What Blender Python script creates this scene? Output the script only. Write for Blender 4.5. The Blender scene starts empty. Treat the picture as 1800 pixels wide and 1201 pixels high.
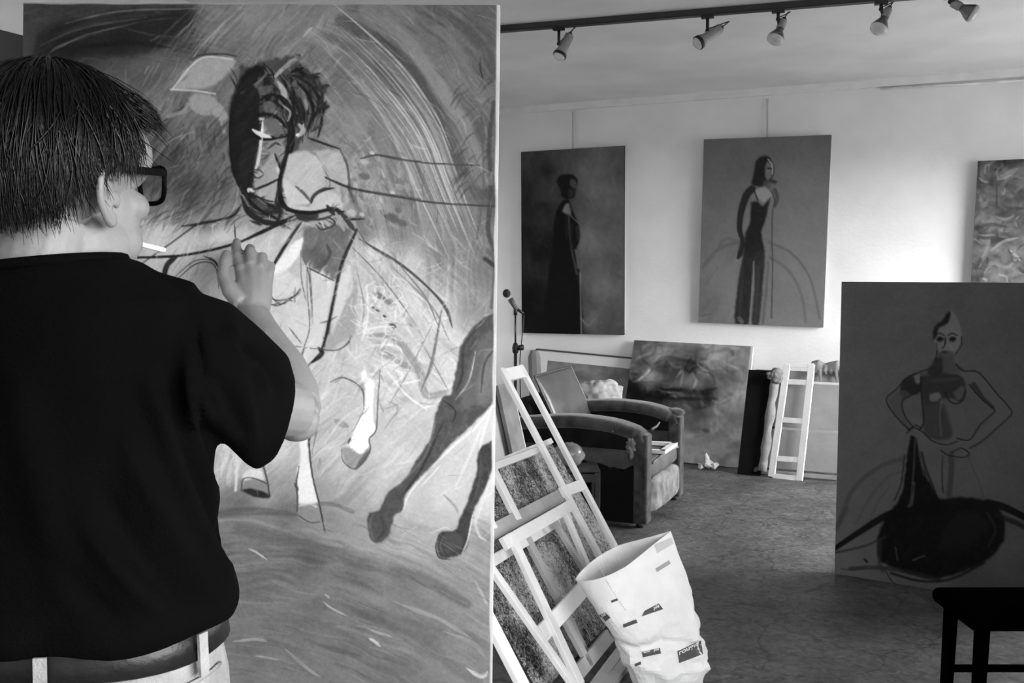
import bpy, bmesh, math, random
import numpy as np
from mathutils import Vector, Matrix, noise as mnoise
random.seed(7)
rng = np.random.default_rng(7)
SC = bpy.context.scene
COL = SC.collection
V = Vector
PI = math.pi

# ------------------------------------------------------------------ camera
F_PX = 1700.0
PITCH = math.atan((600.5 - 480.0) / F_PX)
CAM = V((0, 0, 1.42))
cam_d = bpy.data.cameras.new('camera')
cam_d.sensor_width = 36.0
cam_d.lens = 36.0 * F_PX / 1800.0
cam_d.clip_start = 0.05
cam = bpy.data.objects.new('camera', cam_d)
COL.objects.link(cam)
cam.location = CAM
cam.rotation_euler = (PI / 2 - PITCH, 0, 0)
SC.camera = cam

# ------------------------------------------------------------------ room frame
YAW = math.atan(F_PX / 3800.0)                       # the room is turned against the camera axis
UX = V((math.cos(YAW), -math.sin(YAW), 0))           # along the back wall, to the right
VX = V((-math.sin(YAW), -math.cos(YAW), 0))          # from the back wall into the room
RAYF = V((0, math.cos(PITCH), -math.sin(PITCH)))
RAYU = V((0, math.sin(PITCH), math.cos(PITCH)))
def ray(px, py):
    return RAYF + V((1, 0, 0)) * ((px - 900.0) / F_PX) - RAYU * ((py - 600.5) / F_PX)
def at(px, py, Y):
    d = ray(px, py)
    return CAM + d * (Y / d.y)
def onplane(px, py, p0, n):
    d = ray(px, py)
    return CAM + d * ((p0 - CAM).dot(n) / d.dot(n))
def onfloor(px, py):
    return onplane(px, py, V((0, 0, 0)), V((0, 0, 1)))
def proj(p):
    d = V(p) - CAM
    w = d.dot(RAYF)
    return 900 + F_PX * d.x / w, 600.5 - F_PX * d.dot(RAYU) / w
W0 = onfloor(1400, 812)                              # a point of the back wall's foot
W0.z = 0
ROOM_H = onplane(1400, 152, W0, VX).z
def rm(u, v, z=0.0):                                 # room coordinates -> world
    return W0 + UX * u + VX * v + V((0, 0, z))
U_L, U_R, V_B = -2.55, 2.45, 8.8                     # left wall, right wall, rear wall

# ------------------------------------------------------------------ world, light, exposure
wd = bpy.data.worlds.new('overcast_sky')
SC.world = wd
wd.use_nodes = True
bg = wd.node_tree.nodes['Background']
bg.inputs[0].default_value = (1, 1, 1, 1)
bg.inputs[1].default_value = 12.0
SC.view_settings.view_transform = 'Standard'
SC.view_settings.look = 'None'
SC.view_settings.gamma = 1.0
SC.view_settings.exposure = 1.1
SC.view_settings.use_curve_mapping = False
SC.cycles.max_bounces = 10
SC.cycles.diffuse_bounces = 6
# openings of the right wall: (v0, v1, z0, z1); of the rear wall: (u0, u1, z0, z1)
WIN_R = [(0.4, 2.6, 0.9, 2.2), (6.0, 8.4, 1.0, 2.35)]
WIN_B = []
def portal(c, xdir, ndir, w, h):
    l = bpy.data.lights.new('daylight', 'AREA')
    l.shape = 'RECTANGLE'; l.size = w; l.size_y = h
    l.cycles.is_portal = True
    o = bpy.data.objects.new('window_daylight', l)
    z = -ndir.normalized(); x = xdir.normalized(); y = z.cross(x)
    o.matrix_world = Matrix.Translation(c) @ Matrix((x, y, z)).transposed().to_4x4()
    COL.objects.link(o)
for (v0, v1, z0, z1) in WIN_R:
    portal(rm(U_R + 0.02, (v0 + v1) / 2, (z0 + z1) / 2), VX, -UX, v1 - v0, z1 - z0)
for (u0, u1, z0, z1) in WIN_B:
    portal(rm((u0 + u1) / 2, V_B + 0.02, (z0 + z1) / 2), UX, -VX, u1 - u0, z1 - z0)

# ------------------------------------------------------------------ materials
def lin(v):                                          # 0..255 tone -> linear grey
    v = v / 255.0
    return v / 12.92 if v <= 0.04045 else ((v + 0.055) / 1.055) ** 2.4
MATS = {}
def mat(name, tone, rough=0.7, var=0.15, scale=8.0, bump=0.0, bscale=60.0, spec=0.3, stretch=(1, 1, 1), metal=0.0, sheen=0.0, detail=6):
    if name in MATS: return MATS[name]
    m = bpy.data.materials.new(name); m.use_nodes = True
    nt = m.node_tree; N = nt.nodes; L = nt.links
    b = N['Principled BSDF']
    b.inputs['Roughness'].default_value = rough
    b.inputs['Specular IOR Level'].default_value = spec
    b.inputs['Metallic'].default_value = metal
    if sheen: b.inputs['Sheen Weight'].default_value = sheen
    tc = N.new('ShaderNodeTexCoord'); mp = N.new('ShaderNodeMapping')
    mp.inputs['Scale'].default_value = stretch
    L.new(tc.outputs['Object'], mp.inputs['Vector'])
    nz = N.new('ShaderNodeTexNoise'); nz.inputs['Scale'].default_value = scale
    nz.inputs['Detail'].default_value = detail
    L.new(mp.outputs['Vector'], nz.inputs['Vector'])
    g = lin(tone)
    cr = N.new('ShaderNodeValToRGB')
    lo, hi = g * (1 - var), min(1.0, g * (1 + var))
    cr.color_ramp.elements[0].position = 0.3; cr.color_ramp.elements[0].color = (lo, lo, lo, 1)
    cr.color_ramp.elements[1].position = 0.7; cr.color_ramp.elements[1].color = (hi, hi, hi, 1)
    L.new(nz.outputs['Fac'], cr.inputs['Fac'])
    L.new(cr.outputs['Color'], b.inputs['Base Color'])
    if bump:
        n2 = N.new('ShaderNodeTexNoise'); n2.inputs['Scale'].default_value = bscale; n2.inputs['Detail'].default_value = 5
        L.new(mp.outputs['Vector'], n2.inputs['Vector'])
        bp = N.new('ShaderNodeBump'); bp.inputs['Strength'].default_value = bump; bp.inputs['Distance'].default_value = 0.01
        L.new(n2.outputs['Fac'], bp.inputs['Height']); L.new(bp.outputs['Normal'], b.inputs['Normal'])
    MATS[name] = m
    return m
def attr_mat(name, rough=0.6, weave=900.0, spec=0.25, bump=0.15):
    m = bpy.data.materials.new(name); m.use_nodes = True
    nt = m.node_tree; N = nt.nodes; L = nt.links
    b = N['Principled BSDF']; b.inputs['Roughness'].default_value = rough
    b.inputs['Specular IOR Level'].default_value = spec
    a = N.new('ShaderNodeVertexColor'); a.layer_name = 'paint'
    tc = N.new('ShaderNodeTexCoord'); nz = N.new('ShaderNodeTexNoise')
    nz.inputs['Scale'].default_value = weave; nz.inputs['Detail'].default_value = 2
    L.new(tc.outputs['Object'], nz.inputs['Vector'])
    mr = N.new('ShaderNodeMapRange'); mr.inputs[1].default_value = 0.3; mr.inputs[2].default_value = 0.7
    mr.inputs[3].default_value = 0.93; mr.inputs[4].default_value = 1.07
    L.new(nz.outputs['Fac'], mr.inputs[0])
    mx = N.new('ShaderNodeVectorMath'); mx.operation = 'SCALE'
    L.new(a.outputs['Color'], mx.inputs[0]); L.new(mr.outputs[0], mx.inputs['Scale'])
    L.new(mx.outputs[0], b.inputs['Base Color'])
    bp = N.new('ShaderNodeBump'); bp.inputs['Strength'].default_value = bump; bp.inputs['Distance'].default_value = 0.002
    L.new(nz.outputs['Fac'], bp.inputs['Height']); L.new(bp.outputs['Normal'], b.inputs['Normal'])
    return m

GAIN_BIG = 0.63; GAIN_WALL = 1.2; GAIN_STAND = 1.8
# ------------------------------------------------------------------ mesh helpers
def mesh_obj(name, verts, faces, m, parent=None, smooth=False, kind=None):
    me = bpy.data.meshes.new(name)
    me.from_pydata([tuple(v) for v in verts], [], faces)
    me.update()
    o = bpy.data.objects.new(name, me); COL.objects.link(o)
    if m: me.materials.append(m)
    if smooth: me.polygons.foreach_set('use_smooth', [True] * len(me.polygons))
    fix_normals(me)
    if parent is not None: setparent(o, parent)
    if kind: o['kind'] = kind
    return o
def fix_normals(me):
    bm = bmesh.new(); bm.from_mesh(me)
    bmesh.ops.recalc_face_normals(bm, faces=bm.faces)
    bm.to_mesh(me); bm.free()
def setparent(o, parent):
    bpy.context.view_layer.update() if False else None
    o.parent = parent
    o.matrix_parent_inverse = Matrix.Translation(-V(parent.location)) if parent.type == 'EMPTY' else Matrix.Identity(4)
def thing(name, label, cat, loc, group=None):
    o = bpy.data.objects.new(name, None); COL.objects.link(o)
    o.empty_display_size = 0.05
    o.location = loc
    o['label'] = label; o['category'] = cat
    if group: o['group'] = group
    return o
def tag(o, label, cat, group=None):
    o['label'] = label; o['category'] = cat
    if group: o['group'] = group
    return o
def struct(o):
    o['kind'] = 'structure'; return o
class MB:
    """collects shapes into one mesh"""
    def __init__(s): s.v = []; s.f = []
    def add(s, vs, fs):
        k = len(s.v); s.v += [V(v) for v in vs]; s.f += [[i + k for i in f] for f in fs]
    def hexa(s, p):        # 8 corners: bottom 4 (ccw), top 4
        s.add(p, [[0, 3, 2, 1], [4, 5, 6, 7], [0, 1, 5, 4], [1, 2, 6, 5], [2, 3, 7, 6], [3, 0, 4, 7]])
    def box(s, c, ax, ay, az):   # centre and three half vectors
        c = V(c); ax = V(ax); ay = V(ay); az = V(az)
        s.hexa([c - ax - ay - az, c + ax - ay - az, c + ax + ay - az, c - ax + ay - az,
                c - ax - ay + az, c + ax - ay + az, c + ax + ay + az, c - ax + ay + az])
    def beam(s, a, b, wdir, w, t, ndir=None):   # bar from a to b, w wide along wdir, t thick
        a = V(a); b = V(b); d = (b - a).normalized()
        wv = V(wdir); wv = (wv - d * wv.dot(d)).normalized()
        n = d.cross(wv).normalized()
        s.box((a + b) / 2, (b - a) / 2, wv * w / 2, n * t / 2)
    def loft(s, rings, cap=True, closed=True):
        k = len(s.v); n = len(rings[0])
        for r in rings: s.v += [V(p) for p in r]
        m = n if closed else n - 1
        for i in range(len(rings) - 1):
            for j in range(m):
                a = k + i * n + j; b = k + i * n + (j + 1) % n
                s.f.append([a, b, b + n, a + n])
        if cap:
            s.f.append([k + j for j in range(n)][::-1])
            s.f.append([k + (len(rings) - 1) * n + j for j in range(n)])
    def tube(s, pts, rad, seg=10, cap=True):
        pts = [V(p) for p in pts]
        rad = rad if isinstance(rad, (list, tuple)) else [rad] * len(pts)
        rings = []; ref = None
        for i, p in enumerate(pts):
            d = (pts[min(i + 1, len(pts) - 1)] - pts[max(i - 1, 0)])
            if d.length < 1e-9: d = V((0, 0, 1))
            d.normalize()
            if ref is None:
                ref = d.cross(V((0, 0, 1)))
                if ref.length < 0.05: ref = d.cross(V((1, 0, 0)))
            ref = (ref - d * ref.dot(d)).normalized()
            q = d.cross(ref)
            rings.append([p + (ref * math.cos(2 * PI * k / seg) + q * math.sin(2 * PI * k / seg)) * rad[i] for k in range(seg)])
        s.loft(rings, cap)
    def ell(s, c, r, seg=16, rot=None):
        c = V(c); rings = []
        R = rot if rot is not None else Matrix.Identity(3)
        nr = seg // 2
        for i in range(1, nr):
            a = PI * i / nr
            rings.append([c + R @ V((r[0] * math.sin(a) * math.cos(2 * PI * k / seg), r[1] * math.sin(a) * math.sin(2 * PI * k / seg), -r[2] * math.cos(a))) for k in range(seg)])
        k = len(s.v)
        s.loft(rings, cap=False)
        s.v += [c + R @ V((0, 0, -r[2])), c + R @ V((0, 0, r[2]))]
        b = len(s.v) - 2; n = seg
        for j in range(n):
            s.f.append([b, k + (j + 1) % n, k + j])
            t = k + (nr - 2) * n
            s.f.append([b + 1, t + j, t + (j + 1) % n])
    def build(s, name, m, parent=None, smooth=False, bevel=0.0, kind=None, seg=2):
        o = mesh_obj(name, s.v, s.f, m, parent, smooth, kind)
        if bevel:
            b = o.modifiers.new('bevel', 'BEVEL'); b.width = bevel; b.segments = seg; b.limit_method = 'ANGLE'
            b.angle_limit = math.radians(40)
        return o
def spline(pts, n=8):
    """Catmull-Rom through points (any dimension) -> list of tuples"""
    P = [np.array(p, float) for p in pts]
    if len(P) < 3 : 
        return [tuple(P[0] + (P[-1] - P[0]) * t / n) for t in range(n + 1)]
    P = [2 * P[0] - P[1]] + P + [2 * P[-1] - P[-2]]
    out = []
    for i in range(1, len(P) - 2):
        for k in range(n):
            t = k / n
            out.append(tuple(0.5 * ((2 * P[i]) + (-P[i - 1] + P[i + 1]) * t + (2 * P[i - 1] - 5 * P[i] + 4 * P[i + 1] - P[i + 2]) * t * t + (-P[i - 1] + 3 * P[i] - 3 * P[i + 1] + P[i + 2]) * t ** 3)))
    out.append(tuple(P[-2]))
    return out
def remesh(o, voxel, smooth=6, fn=None):
    """weld the shapes of o into one continuous skin"""
    r = o.modifiers.new('r', 'REMESH'); r.mode = 'VOXEL'; r.voxel_size = voxel; r.use_smooth_shade = True
    if smooth:
        sm = o.modifiers.new('s', 'SMOOTH'); sm.factor = 0.5; sm.iterations = smooth
    dg = bpy.context.evaluated_depsgraph_get()
    me = bpy.data.meshes.new_from_object(o.evaluated_get(dg))
    o.modifiers.clear()
    old = o.data
    for m in old.materials:
        if m and m.name not in [x.name for x in me.materials if x]: me.materials.append(m)
    o.data = me
    bpy.data.meshes.remove(old)
    me.polygons.foreach_set('use_smooth', [True] * len(me.polygons))
    if fn:
        n = len(me.vertices)
        co = np.empty(n * 3, np.float32); me.vertices.foreach_get('co', co)
        no = np.empty(n * 3, np.float32); me.vertex_normals.foreach_get('vector', no)
        co = fn(co.reshape(-1, 3).astype(float), no.reshape(-1, 3).astype(float))
        me.vertices.foreach_set('co', co.astype(np.float32).ravel()); me.update()
    return o
# ================================================================== the room
M_WALL = mat('white_plaster', 226, 0.85, 0.05, 3.0, 0.15, 40.0, 0.2)
M_CEIL = mat('old_ceiling_paint', 224, 0.9, 0.08, 2.2, 0.25, 12.0, 0.15)
M_TRIM = mat('painted_trim', 222, 0.7, 0.06, 10.0)
def floor_material():
    m = bpy.data.materials.new('worn_dark_floor'); m.use_nodes = True
    N = m.node_tree.nodes; L = m.node_tree.links; b = N['Principled BSDF']
    b.inputs['Roughness'].default_value = 0.55; b.inputs['Specular IOR Level'].default_value = 0.35
    tc = N.new('ShaderNodeTexCoord')
    n1 = N.new('ShaderNodeTexNoise'); n1.inputs['Scale'].default_value = 3.0; n1.inputs['Detail'].default_value = 8; n1.inputs['Roughness'].default_value = 0.65
    n2 = N.new('ShaderNodeTexNoise'); n2.inputs['Scale'].default_value = 28.0; n2.inputs['Detail'].default_value = 6; n2.inputs['Distortion'].default_value = 1.2
    vo = N.new('ShaderNodeTexVoronoi'); vo.feature = 'DISTANCE_TO_EDGE'; vo.inputs['Scale'].default_value = 2.6
    wn = N.new('ShaderNodeTexNoise'); wn.inputs['Scale'].default_value = 5.0; wn.inputs['Detail'].default_value = 4
    wv = N.new('ShaderNodeVectorMath'); wv.operation = 'SCALE'; wv.inputs['Scale'].default_value = 0.22
    ad = N.new('ShaderNodeVectorMath'); ad.operation = 'ADD'
    L.new(tc.outputs['Object'], n1.inputs['Vector']); L.new(tc.outputs['Object'], n2.inputs['Vector']); L.new(tc.outputs['Object'], wn.inputs['Vector'])
    L.new(wn.outputs['Color'], wv.inputs[0]); L.new(tc.outputs['Object'], ad.inputs[0]); L.new(wv.outputs[0], ad.inputs[1])
    L.new(ad.outputs[0], vo.inputs['Vector'])
    r1 = N.new('ShaderNodeValToRGB'); e = r1.color_ramp.elements
    e[0].position = 0.3; e[0].color = (0.07, 0.07, 0.07, 1); e[1].position = 0.72; e[1].color = (0.185, 0.185, 0.185, 1)
    L.new(n1.outputs['Fac'], r1.inputs['Fac'])
    r2 = N.new('ShaderNodeValToRGB'); e = r2.color_ramp.elements
    e[0].position = 0.35; e[0].color = (0.62, 0.62, 0.62, 1); e[1].position = 0.68; e[1].color = (1.28, 1.28, 1.28, 1)
    L.new(n2.outputs['Fac'], r2.inputs['Fac'])
    r3 = N.new('ShaderNodeValToRGB'); e = r3.color_ramp.elements
    e[0].position = 0.0; e[0].color = (0.55, 0.55, 0.55, 1); e[1].position = 0.02; e[1].color = (1, 1, 1, 1)
    L.new(vo.outputs['Distance'], r3.inputs['Fac'])
    m1 = N.new('ShaderNodeVectorMath'); m1.operation = 'MULTIPLY'; m2 = N.new('ShaderNodeVectorMath'); m2.operation = 'MULTIPLY'
    L.new(r1.outputs['Color'], m1.inputs[0]); L.new(r2.outputs['Color'], m1.inputs[1])
    L.new(m1.outputs[0], m2.inputs[0]); L.new(r3.outputs['Color'], m2.inputs[1])
    L.new(m2.outputs[0], b.inputs['Base Color'])
    bp = N.new('ShaderNodeBump'); bp.inputs['Strength'].default_value = 0.3; bp.inputs['Distance'].default_value = 0.006
    L.new(n2.outputs['Fac'], bp.inputs['Height']); L.new(bp.outputs['Normal'], b.inputs['Normal'])
    return m
M_FLOOR = floor_material()
T = 0.2
def wallbox(u0, u1, v0, v1, z0, z1):
    b = MB(); b.hexa([rm(u0, v1, z0), rm(u1, v1, z0), rm(u1, v0, z0), rm(u0, v0, z0), rm(u0, v1, z1), rm(u1, v1, z1), rm(u1, v0, z1), rm(u0, v0, z1)])
    return b
struct(wallbox(U_L - T, U_R + T, -T, V_B + T, -0.1, 0).build('floor', M_FLOOR))
b = MB(); b.hexa([rm(-40, 50, -0.6), rm(42, 50, -0.6), rm(42, -40, -0.6), rm(-40, -40, -0.6), rm(-40, 50, -0.5), rm(42, 50, -0.5), rm(42, -40, -0.5), rm(-40, -40, -0.5)])
struct(b.build('ground', mat('courtyard_paving', 84, 0.9, 0.2, 0.5)))
struct(wallbox(U_L - T, U_R + T, -T, V_B + T, ROOM_H, ROOM_H + 0.1).build('ceiling', M_CEIL))
struct(wallbox(U_L - T, U_R + T, -T, 0, 0, ROOM_H).build('wall_back', M_WALL))
struct(wallbox(U_L - T, U_L, 0, V_B, 0, ROOM_H).build('wall_left', M_WALL))
def holed(name, holes, side):
    b = MB(); H = sorted(holes)
    def bx(a0, a1, z0, z1):
        w = wallbox(U_R, U_R + T, a0, a1, z0, z1) if side == 'r' else wallbox(a0, a1, V_B, V_B + T, z0, z1)
        b.add(w.v, w.f)
    e0, e1 = (0, V_B) if side == 'r' else (U_L, U_R)
    p = e0
    for (a0, a1, z0, z1) in H:
        bx(p, a0, 0, ROOM_H); bx(a0, a1, 0, z0); bx(a0, a1, z1, ROOM_H); p = a1
    bx(p, e1, 0, ROOM_H)
    return struct(b.build(name, M_WALL))
holed('wall_right', WIN_R, 'r')
holed('wall_rear', WIN_B, 'b')
nwin = 0
for side, W in (('r', WIN_R), ('b', WIN_B)):
    for (a0, a1, z0, z1) in W:
        nwin += 1
        e = bpy.data.objects.new('window_%d' % nwin, None); COL.objects.link(e); struct(e)
        am = (a0 + a1) / 2
        q = (lambda a, dz, off: rm(U_R + off, a, dz)) if side == 'r' else (lambda a, dz, off: rm(a, V_B + off, dz))
        e.location = q(am, z0, 0.1)
        wdir = VX if side == 'r' else UX
        for (p, r_) in (((a0, z0), (a1, z0)), ((a0, z1), (a1, z1)), ((a0, z0), (a0, z1)), ((a1, z0), (a1, z1)), ((am, z0), (am, z1))):
            b = MB(); nd = UX if side == 'r' else VX
            b.beam(q(p[0], p[1], 0.12), q(r_[0], r_[1], 0.12), nd, 0.05, 0.05); b.build('window_frame', M_TRIM, e)
# moulding under the ceiling, the picture hooks hang from it
b = MB(); b.hexa([rm(U_L, 0.03, ROOM_H - 0.052), rm(U_R, 0.03, ROOM_H - 0.052), rm(U_R, 0, ROOM_H - 0.052), rm(U_L, 0, ROOM_H - 0.052),
                  rm(U_L, 0.045, ROOM_H), rm(U_R, 0.045, ROOM_H), rm(U_R, 0, ROOM_H), rm(U_L, 0, ROOM_H)])
struct(b.build('trim_1', M_TRIM))
def wallpt(px, py, off=0.0):
    return onplane(px, py, W0 + VX * off, VX)
def uv_of(p):
    d = V(p) - W0; return d.dot(UX), d.dot(VX), p.z
# thin pipe below the moulding at the right
b = MB(); ua = uv_of(wallpt(1548, 157))[0]
zz = ROOM_H - 0.075
b.tube([rm(ua, 0.012, zz + 0.012), rm(ua + 0.6, 0.014, zz), rm(U_R - 0.01, 0.014, zz)], 0.009, 8)
pipe = b.build('wall_pipe', mat('grey_pipe', 236, 0.7), None, True)
tag(pipe, 'thin grey pipe running along the top of the back wall', 'pipe')
# ================================================================== painting kit: brush strokes laid onto canvases
NT = rng.random((256, 256))
def nz2(u, v):
    """smooth value noise, u and v arrays"""
    u0 = np.floor(u); v0 = np.floor(v); fu = u - u0; fv = v - v0
    fu = fu * fu * (3 - 2 * fu); fv = fv * fv * (3 - 2 * fv)
    a = u0.astype(int) & 255; b = v0.astype(int) & 255; a1 = (a + 1) & 255; b1 = (b + 1) & 255
    return (NT[a, b] * (1 - fu) + NT[a1, b] * fu) * (1 - fv) + (NT[a, b1] * (1 - fu) + NT[a1, b1] * fu) * fv
def fbm(u, v, o=4):
    s = 0; w = 0
    for k in range(o):
        s = s + nz2(u * 2 ** k + 17 * k, v * 2 ** k + 31 * k) / 2 ** k; w += 1 / 2 ** k
    return s / w
class Paint:
    def __init__(s, x0, y0, x1, y1, tone=128):
        s.x0, s.y0 = x0, y0
        s.w, s.h = int(x1 - x0), int(y1 - y0)
        s.a = np.full((s.h, s.w), float(tone))
        s.seed = 0
    def grid(s, x0=None, y0=None, x1=None, y1=None):
        x0 = 0 if x0 is None else x0; y0 = 0 if y0 is None else y0
        x1 = s.w if x1 is None else x1; y1 = s.h if y1 is None else y1
        return np.meshgrid(np.arange(x0, x1) + s.x0 + 0.5, np.arange(y0, y1) + s.y0 + 0.5)
    def field(s, pts, p=2.6):
        X, Y = s.grid(); X = X[::4, ::4]; Y = Y[::4, ::4]
        num = np.zeros_like(X); den = np.zeros_like(X)
        for (x, y, t) in pts:
            w = 1 / ((X - x) ** 2 + (Y - y) ** 2 + 60) ** (p / 2)
            num += w * t; den += w
        f = num / den
        f = np.repeat(np.repeat(f, 4, 0), 4, 1)[:s.h, :s.w]
        s.a[:] = s.blur(f, 4)
    @staticmethod
    def blur(m, r):
        r = int(r)
        if r < 1: return m
        for ax in (0, 1):
            k = 2 * r + 1
            p = np.concatenate([np.repeat(m.take([0], ax), r + 1, ax), m, np.repeat(m.take([-1], ax), r, ax)], ax)
            c = np.cumsum(p, ax)
            m = (np.take(c, np.arange(k, c.shape[ax]), ax) - np.take(c, np.arange(0, c.shape[ax] - k), ax)) / k
        return m
    def mottle(s, amp, sx, sy=None, o=4, ang=0.0):
        X, Y = s.grid(); sy = sy or sx; s.seed += 37
        c, n = math.cos(ang), math.sin(ang)
        s.a += (fbm((X * c + Y * n) / sx + s.seed, (-X * n + Y * c) / sy + s.seed, o) - 0.5) * 2 * amp
    def poly(s, pts, tone, alpha=1.0, soft=2, rag=0.0, curve=True, tex=0.12):
        P = np.array(spline(list(pts) + [pts[0]], 5) if curve else pts)
        soft = max(1, int(soft * 0.7))
        m = int(soft * 3 + rag + 4)
        x0 = max(0, int(P[:, 0].min() - s.x0 - m)); x1 = min(s.w, int(P[:, 0].max() - s.x0 + m))
        y0 = max(0, int(P[:, 1].min() - s.y0 - m)); y1 = min(s.h, int(P[:, 1].max() - s.y0 + m))
        if x1 <= x0 or y1 <= y0: return
        X, Y = s.grid(x0, y0, x1, y1); s.seed += 13
        if rag:
            X = X + (fbm(X / 9.0 + s.seed, Y / 9.0, 3) - 0.5) * 2 * rag
            Y = Y + (fbm(X / 9.0, Y / 9.0 + s.seed, 3) - 0.5) * 2 * rag
        ins = np.zeros(X.shape, bool); n = len(P)
        for i in range(n):
            xa, ya = P[i]; xb, yb = P[(i + 1) % n]
            if ya == yb: continue
            c = ((ya > Y) != (yb > Y)) & (X < (xb - xa) * (Y - ya) / (yb - ya) + xa)
            ins ^= c
        k = s.blur(s.blur(ins.astype(float), soft), max(1, soft // 2)) if soft >= 1 else ins.astype(float)
        k *= alpha * (1 - tex + 2 * tex * fbm(X / 7 + s.seed, Y / 7, 3))
        k = np.clip(k, 0, 1)
        A = s.a[y0:y1, x0:x1]; A += (tone - A) * k
    def stroke(s, pts, w, tone, alpha=1.0, soft=0.5, bristle=0.0, taper=(1, 1), n=6):
        P = np.array(spline(pts, n)); N = len(P)
        ws = np.interp(np.linspace(0, 1, N), np.linspace(0, 1, len(w)), w) if isinstance(w, (list, tuple)) else np.full(N, float(w))
        if ws.max() < 14: ws = ws * 1.3
        soft = min(soft, 0.6)
        t = np.linspace(0, 1, N)
        ws = ws * (taper[0] + (1 - taper[0]) * np.clip(t * 4, 0, 1)) * (taper[1] + (1 - taper[1]) * np.clip((1 - t) * 4, 0, 1))
        ws = ws / 2
        mw = ws.max() + 2
        X0 = max(0, int(P[:, 0].min() - s.x0 - mw)); X1 = min(s.w, int(P[:, 0].max() - s.x0 + mw + 1))
        Y0 = max(0, int(P[:, 1].min() - s.y0 - mw)); Y1 = min(s.h, int(P[:, 1].max() - s.y0 + mw + 1))
        if X1 <= X0 or Y1 <= Y0: return
        D = np.full((Y1 - Y0, X1 - X0), 9.0); AL = np.zeros_like(D); SD = np.zeros_like(D)
        L = 0.0; s.seed += 7
        for i in range(N - 1):
            xa, ya = P[i]; xb, yb = P[i + 1]
            ln = math.hypot(xb - xa, yb - ya)
            if ln < 1e-6: continue
            r = max(ws[i], ws[i + 1]) + 1.5
            x0 = max(X0, int(min(xa, xb) - s.x0 - r)); x1 = min(X1, int(max(xa, xb) - s.x0 + r + 1))
            y0 = max(Y0, int(min(ya, yb) - s.y0 - r)); y1 = min(Y1, int(max(ya, yb) - s.y0 + r + 1))
            if x1 > x0 and y1 > y0:
                X, Y = s.grid(x0, y0, x1, y1)
                tt = np.clip(((X - xa) * (xb - xa) + (Y - ya) * (yb - ya)) / ln ** 2, 0, 1)
                dx = X - xa - tt * (xb - xa); dy = Y - ya - tt * (yb - ya)
                wd_ = np.maximum(ws[i] + (ws[i + 1] - ws[i]) * tt, 0.35)
                d = np.hypot(dx, dy) / wd_
                sl = (slice(y0 - Y0, y1 - Y0), slice(x0 - X0, x1 - X0))
                b = d < D[sl]
                D[sl] = np.where(b, d, D[sl])
                AL[sl] = np.where(b, L + tt * ln, AL[sl])
                SD[sl] = np.where(b, np.sign(dx * (yb - ya) - dy * (xb - xa)) * d * wd_, SD[sl])
            L += ln
        k = np.clip((1.0 - D) / max(soft, 0.05), 0, 1)
        if ws.max() < 1.6: k = np.clip(1.35 - D, 0, 1)
        k = k * k * (3 - 2 * k)
        if bristle:
            q = nz2(SD / 1.3 + s.seed * 3.1 + 50, AL / 26 + s.seed) * 0.65 + nz2(SD / 3 + s.seed * 1.7 + 90, AL / 14 + 3) * 0.35
            k *= np.clip((q - bristle * 0.55) / 0.25, 0, 1) * bristle + (1 - bristle)
        k *= alpha
        A = s.a[Y0:Y1, X0:X1]; A += (tone - A) * np.clip(k, 0, 1)
    def brush(s, box, cx, cy, amp, across=2.6, along=90.0, edge=40.0, ang=None):
        """bristle marks running round a centre, or along a fixed angle"""
        x0 = max(0, int(box[0] - s.x0)); x1 = min(s.w, int(box[2] - s.x0)); y0 = max(0, int(box[1] - s.y0)); y1 = min(s.h, int(box[3] - s.y0))
        X, Y = s.grid(x0, y0, x1, y1); s.seed += 41
        wx = (fbm(X / 60.0 + s.seed, Y / 60.0, 2) - 0.5) * 26; wy = (fbm(X / 60.0, Y / 60.0 + s.seed, 2) - 0.5) * 26
        if ang is None:
            r = np.hypot(X + wx - cx, Y + wy - cy); a = np.arctan2(Y + wy - cy, X + wx - cx) * np.median(r)
        else:
            r = -(X + wx) * math.sin(ang) + (Y + wy) * math.cos(ang); a = (X + wx) * math.cos(ang) + (Y + wy) * math.sin(ang)
        q = nz2(r / across + 300 + s.seed, a / along + 300) * 0.6 + nz2(r / (across * 3.1) + 400, a / (along * 1.4) + 500 + s.seed) * 0.7 + nz2(r / (across * 9) + 200, a / (along * 2) + 300 + s.seed) * 0.6 - 0.95
        gate = np.clip(fbm(X / 70.0 + s.seed, Y / 70.0 + s.seed, 2) * 2.6 - 0.7, 0.15, 1)
        m = np.clip((X - box[0]) / edge, 0, 1) * np.clip((box[2] - X) / edge, 0, 1) * np.clip((Y - box[1]) / edge, 0, 1) * np.clip((box[3] - Y) / edge, 0, 1)
        s.a[y0:y1, x0:x1] += q * 2 * amp * m * gate
    def scrib(s, n, box, ang, ln, w, tones, alpha=0.7, bristle=0.5, jit=0.25, bend=0.07):
        for _ in range(n):
            x = random.uniform(box[0], box[2]); y = random.uniform(box[1], box[3])
            a = (ang(x, y) if callable(ang) else ang) + random.gauss(0, jit)
            l = random.uniform(*ln); d = random.uniform(-bend, bend) * l
            c, q = math.cos(a), math.sin(a)
            s.stroke([(x - c * l / 2, y - q * l / 2), (x - q * d, y + c * d), (x + c * l / 2, y + q * l / 2)], random.uniform(*w), random.choice(tones), alpha * random.uniform(0.35, 0.85), 0.6, min(0.8, bristle + 0.15), (0.4, 0.2), 3)
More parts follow.
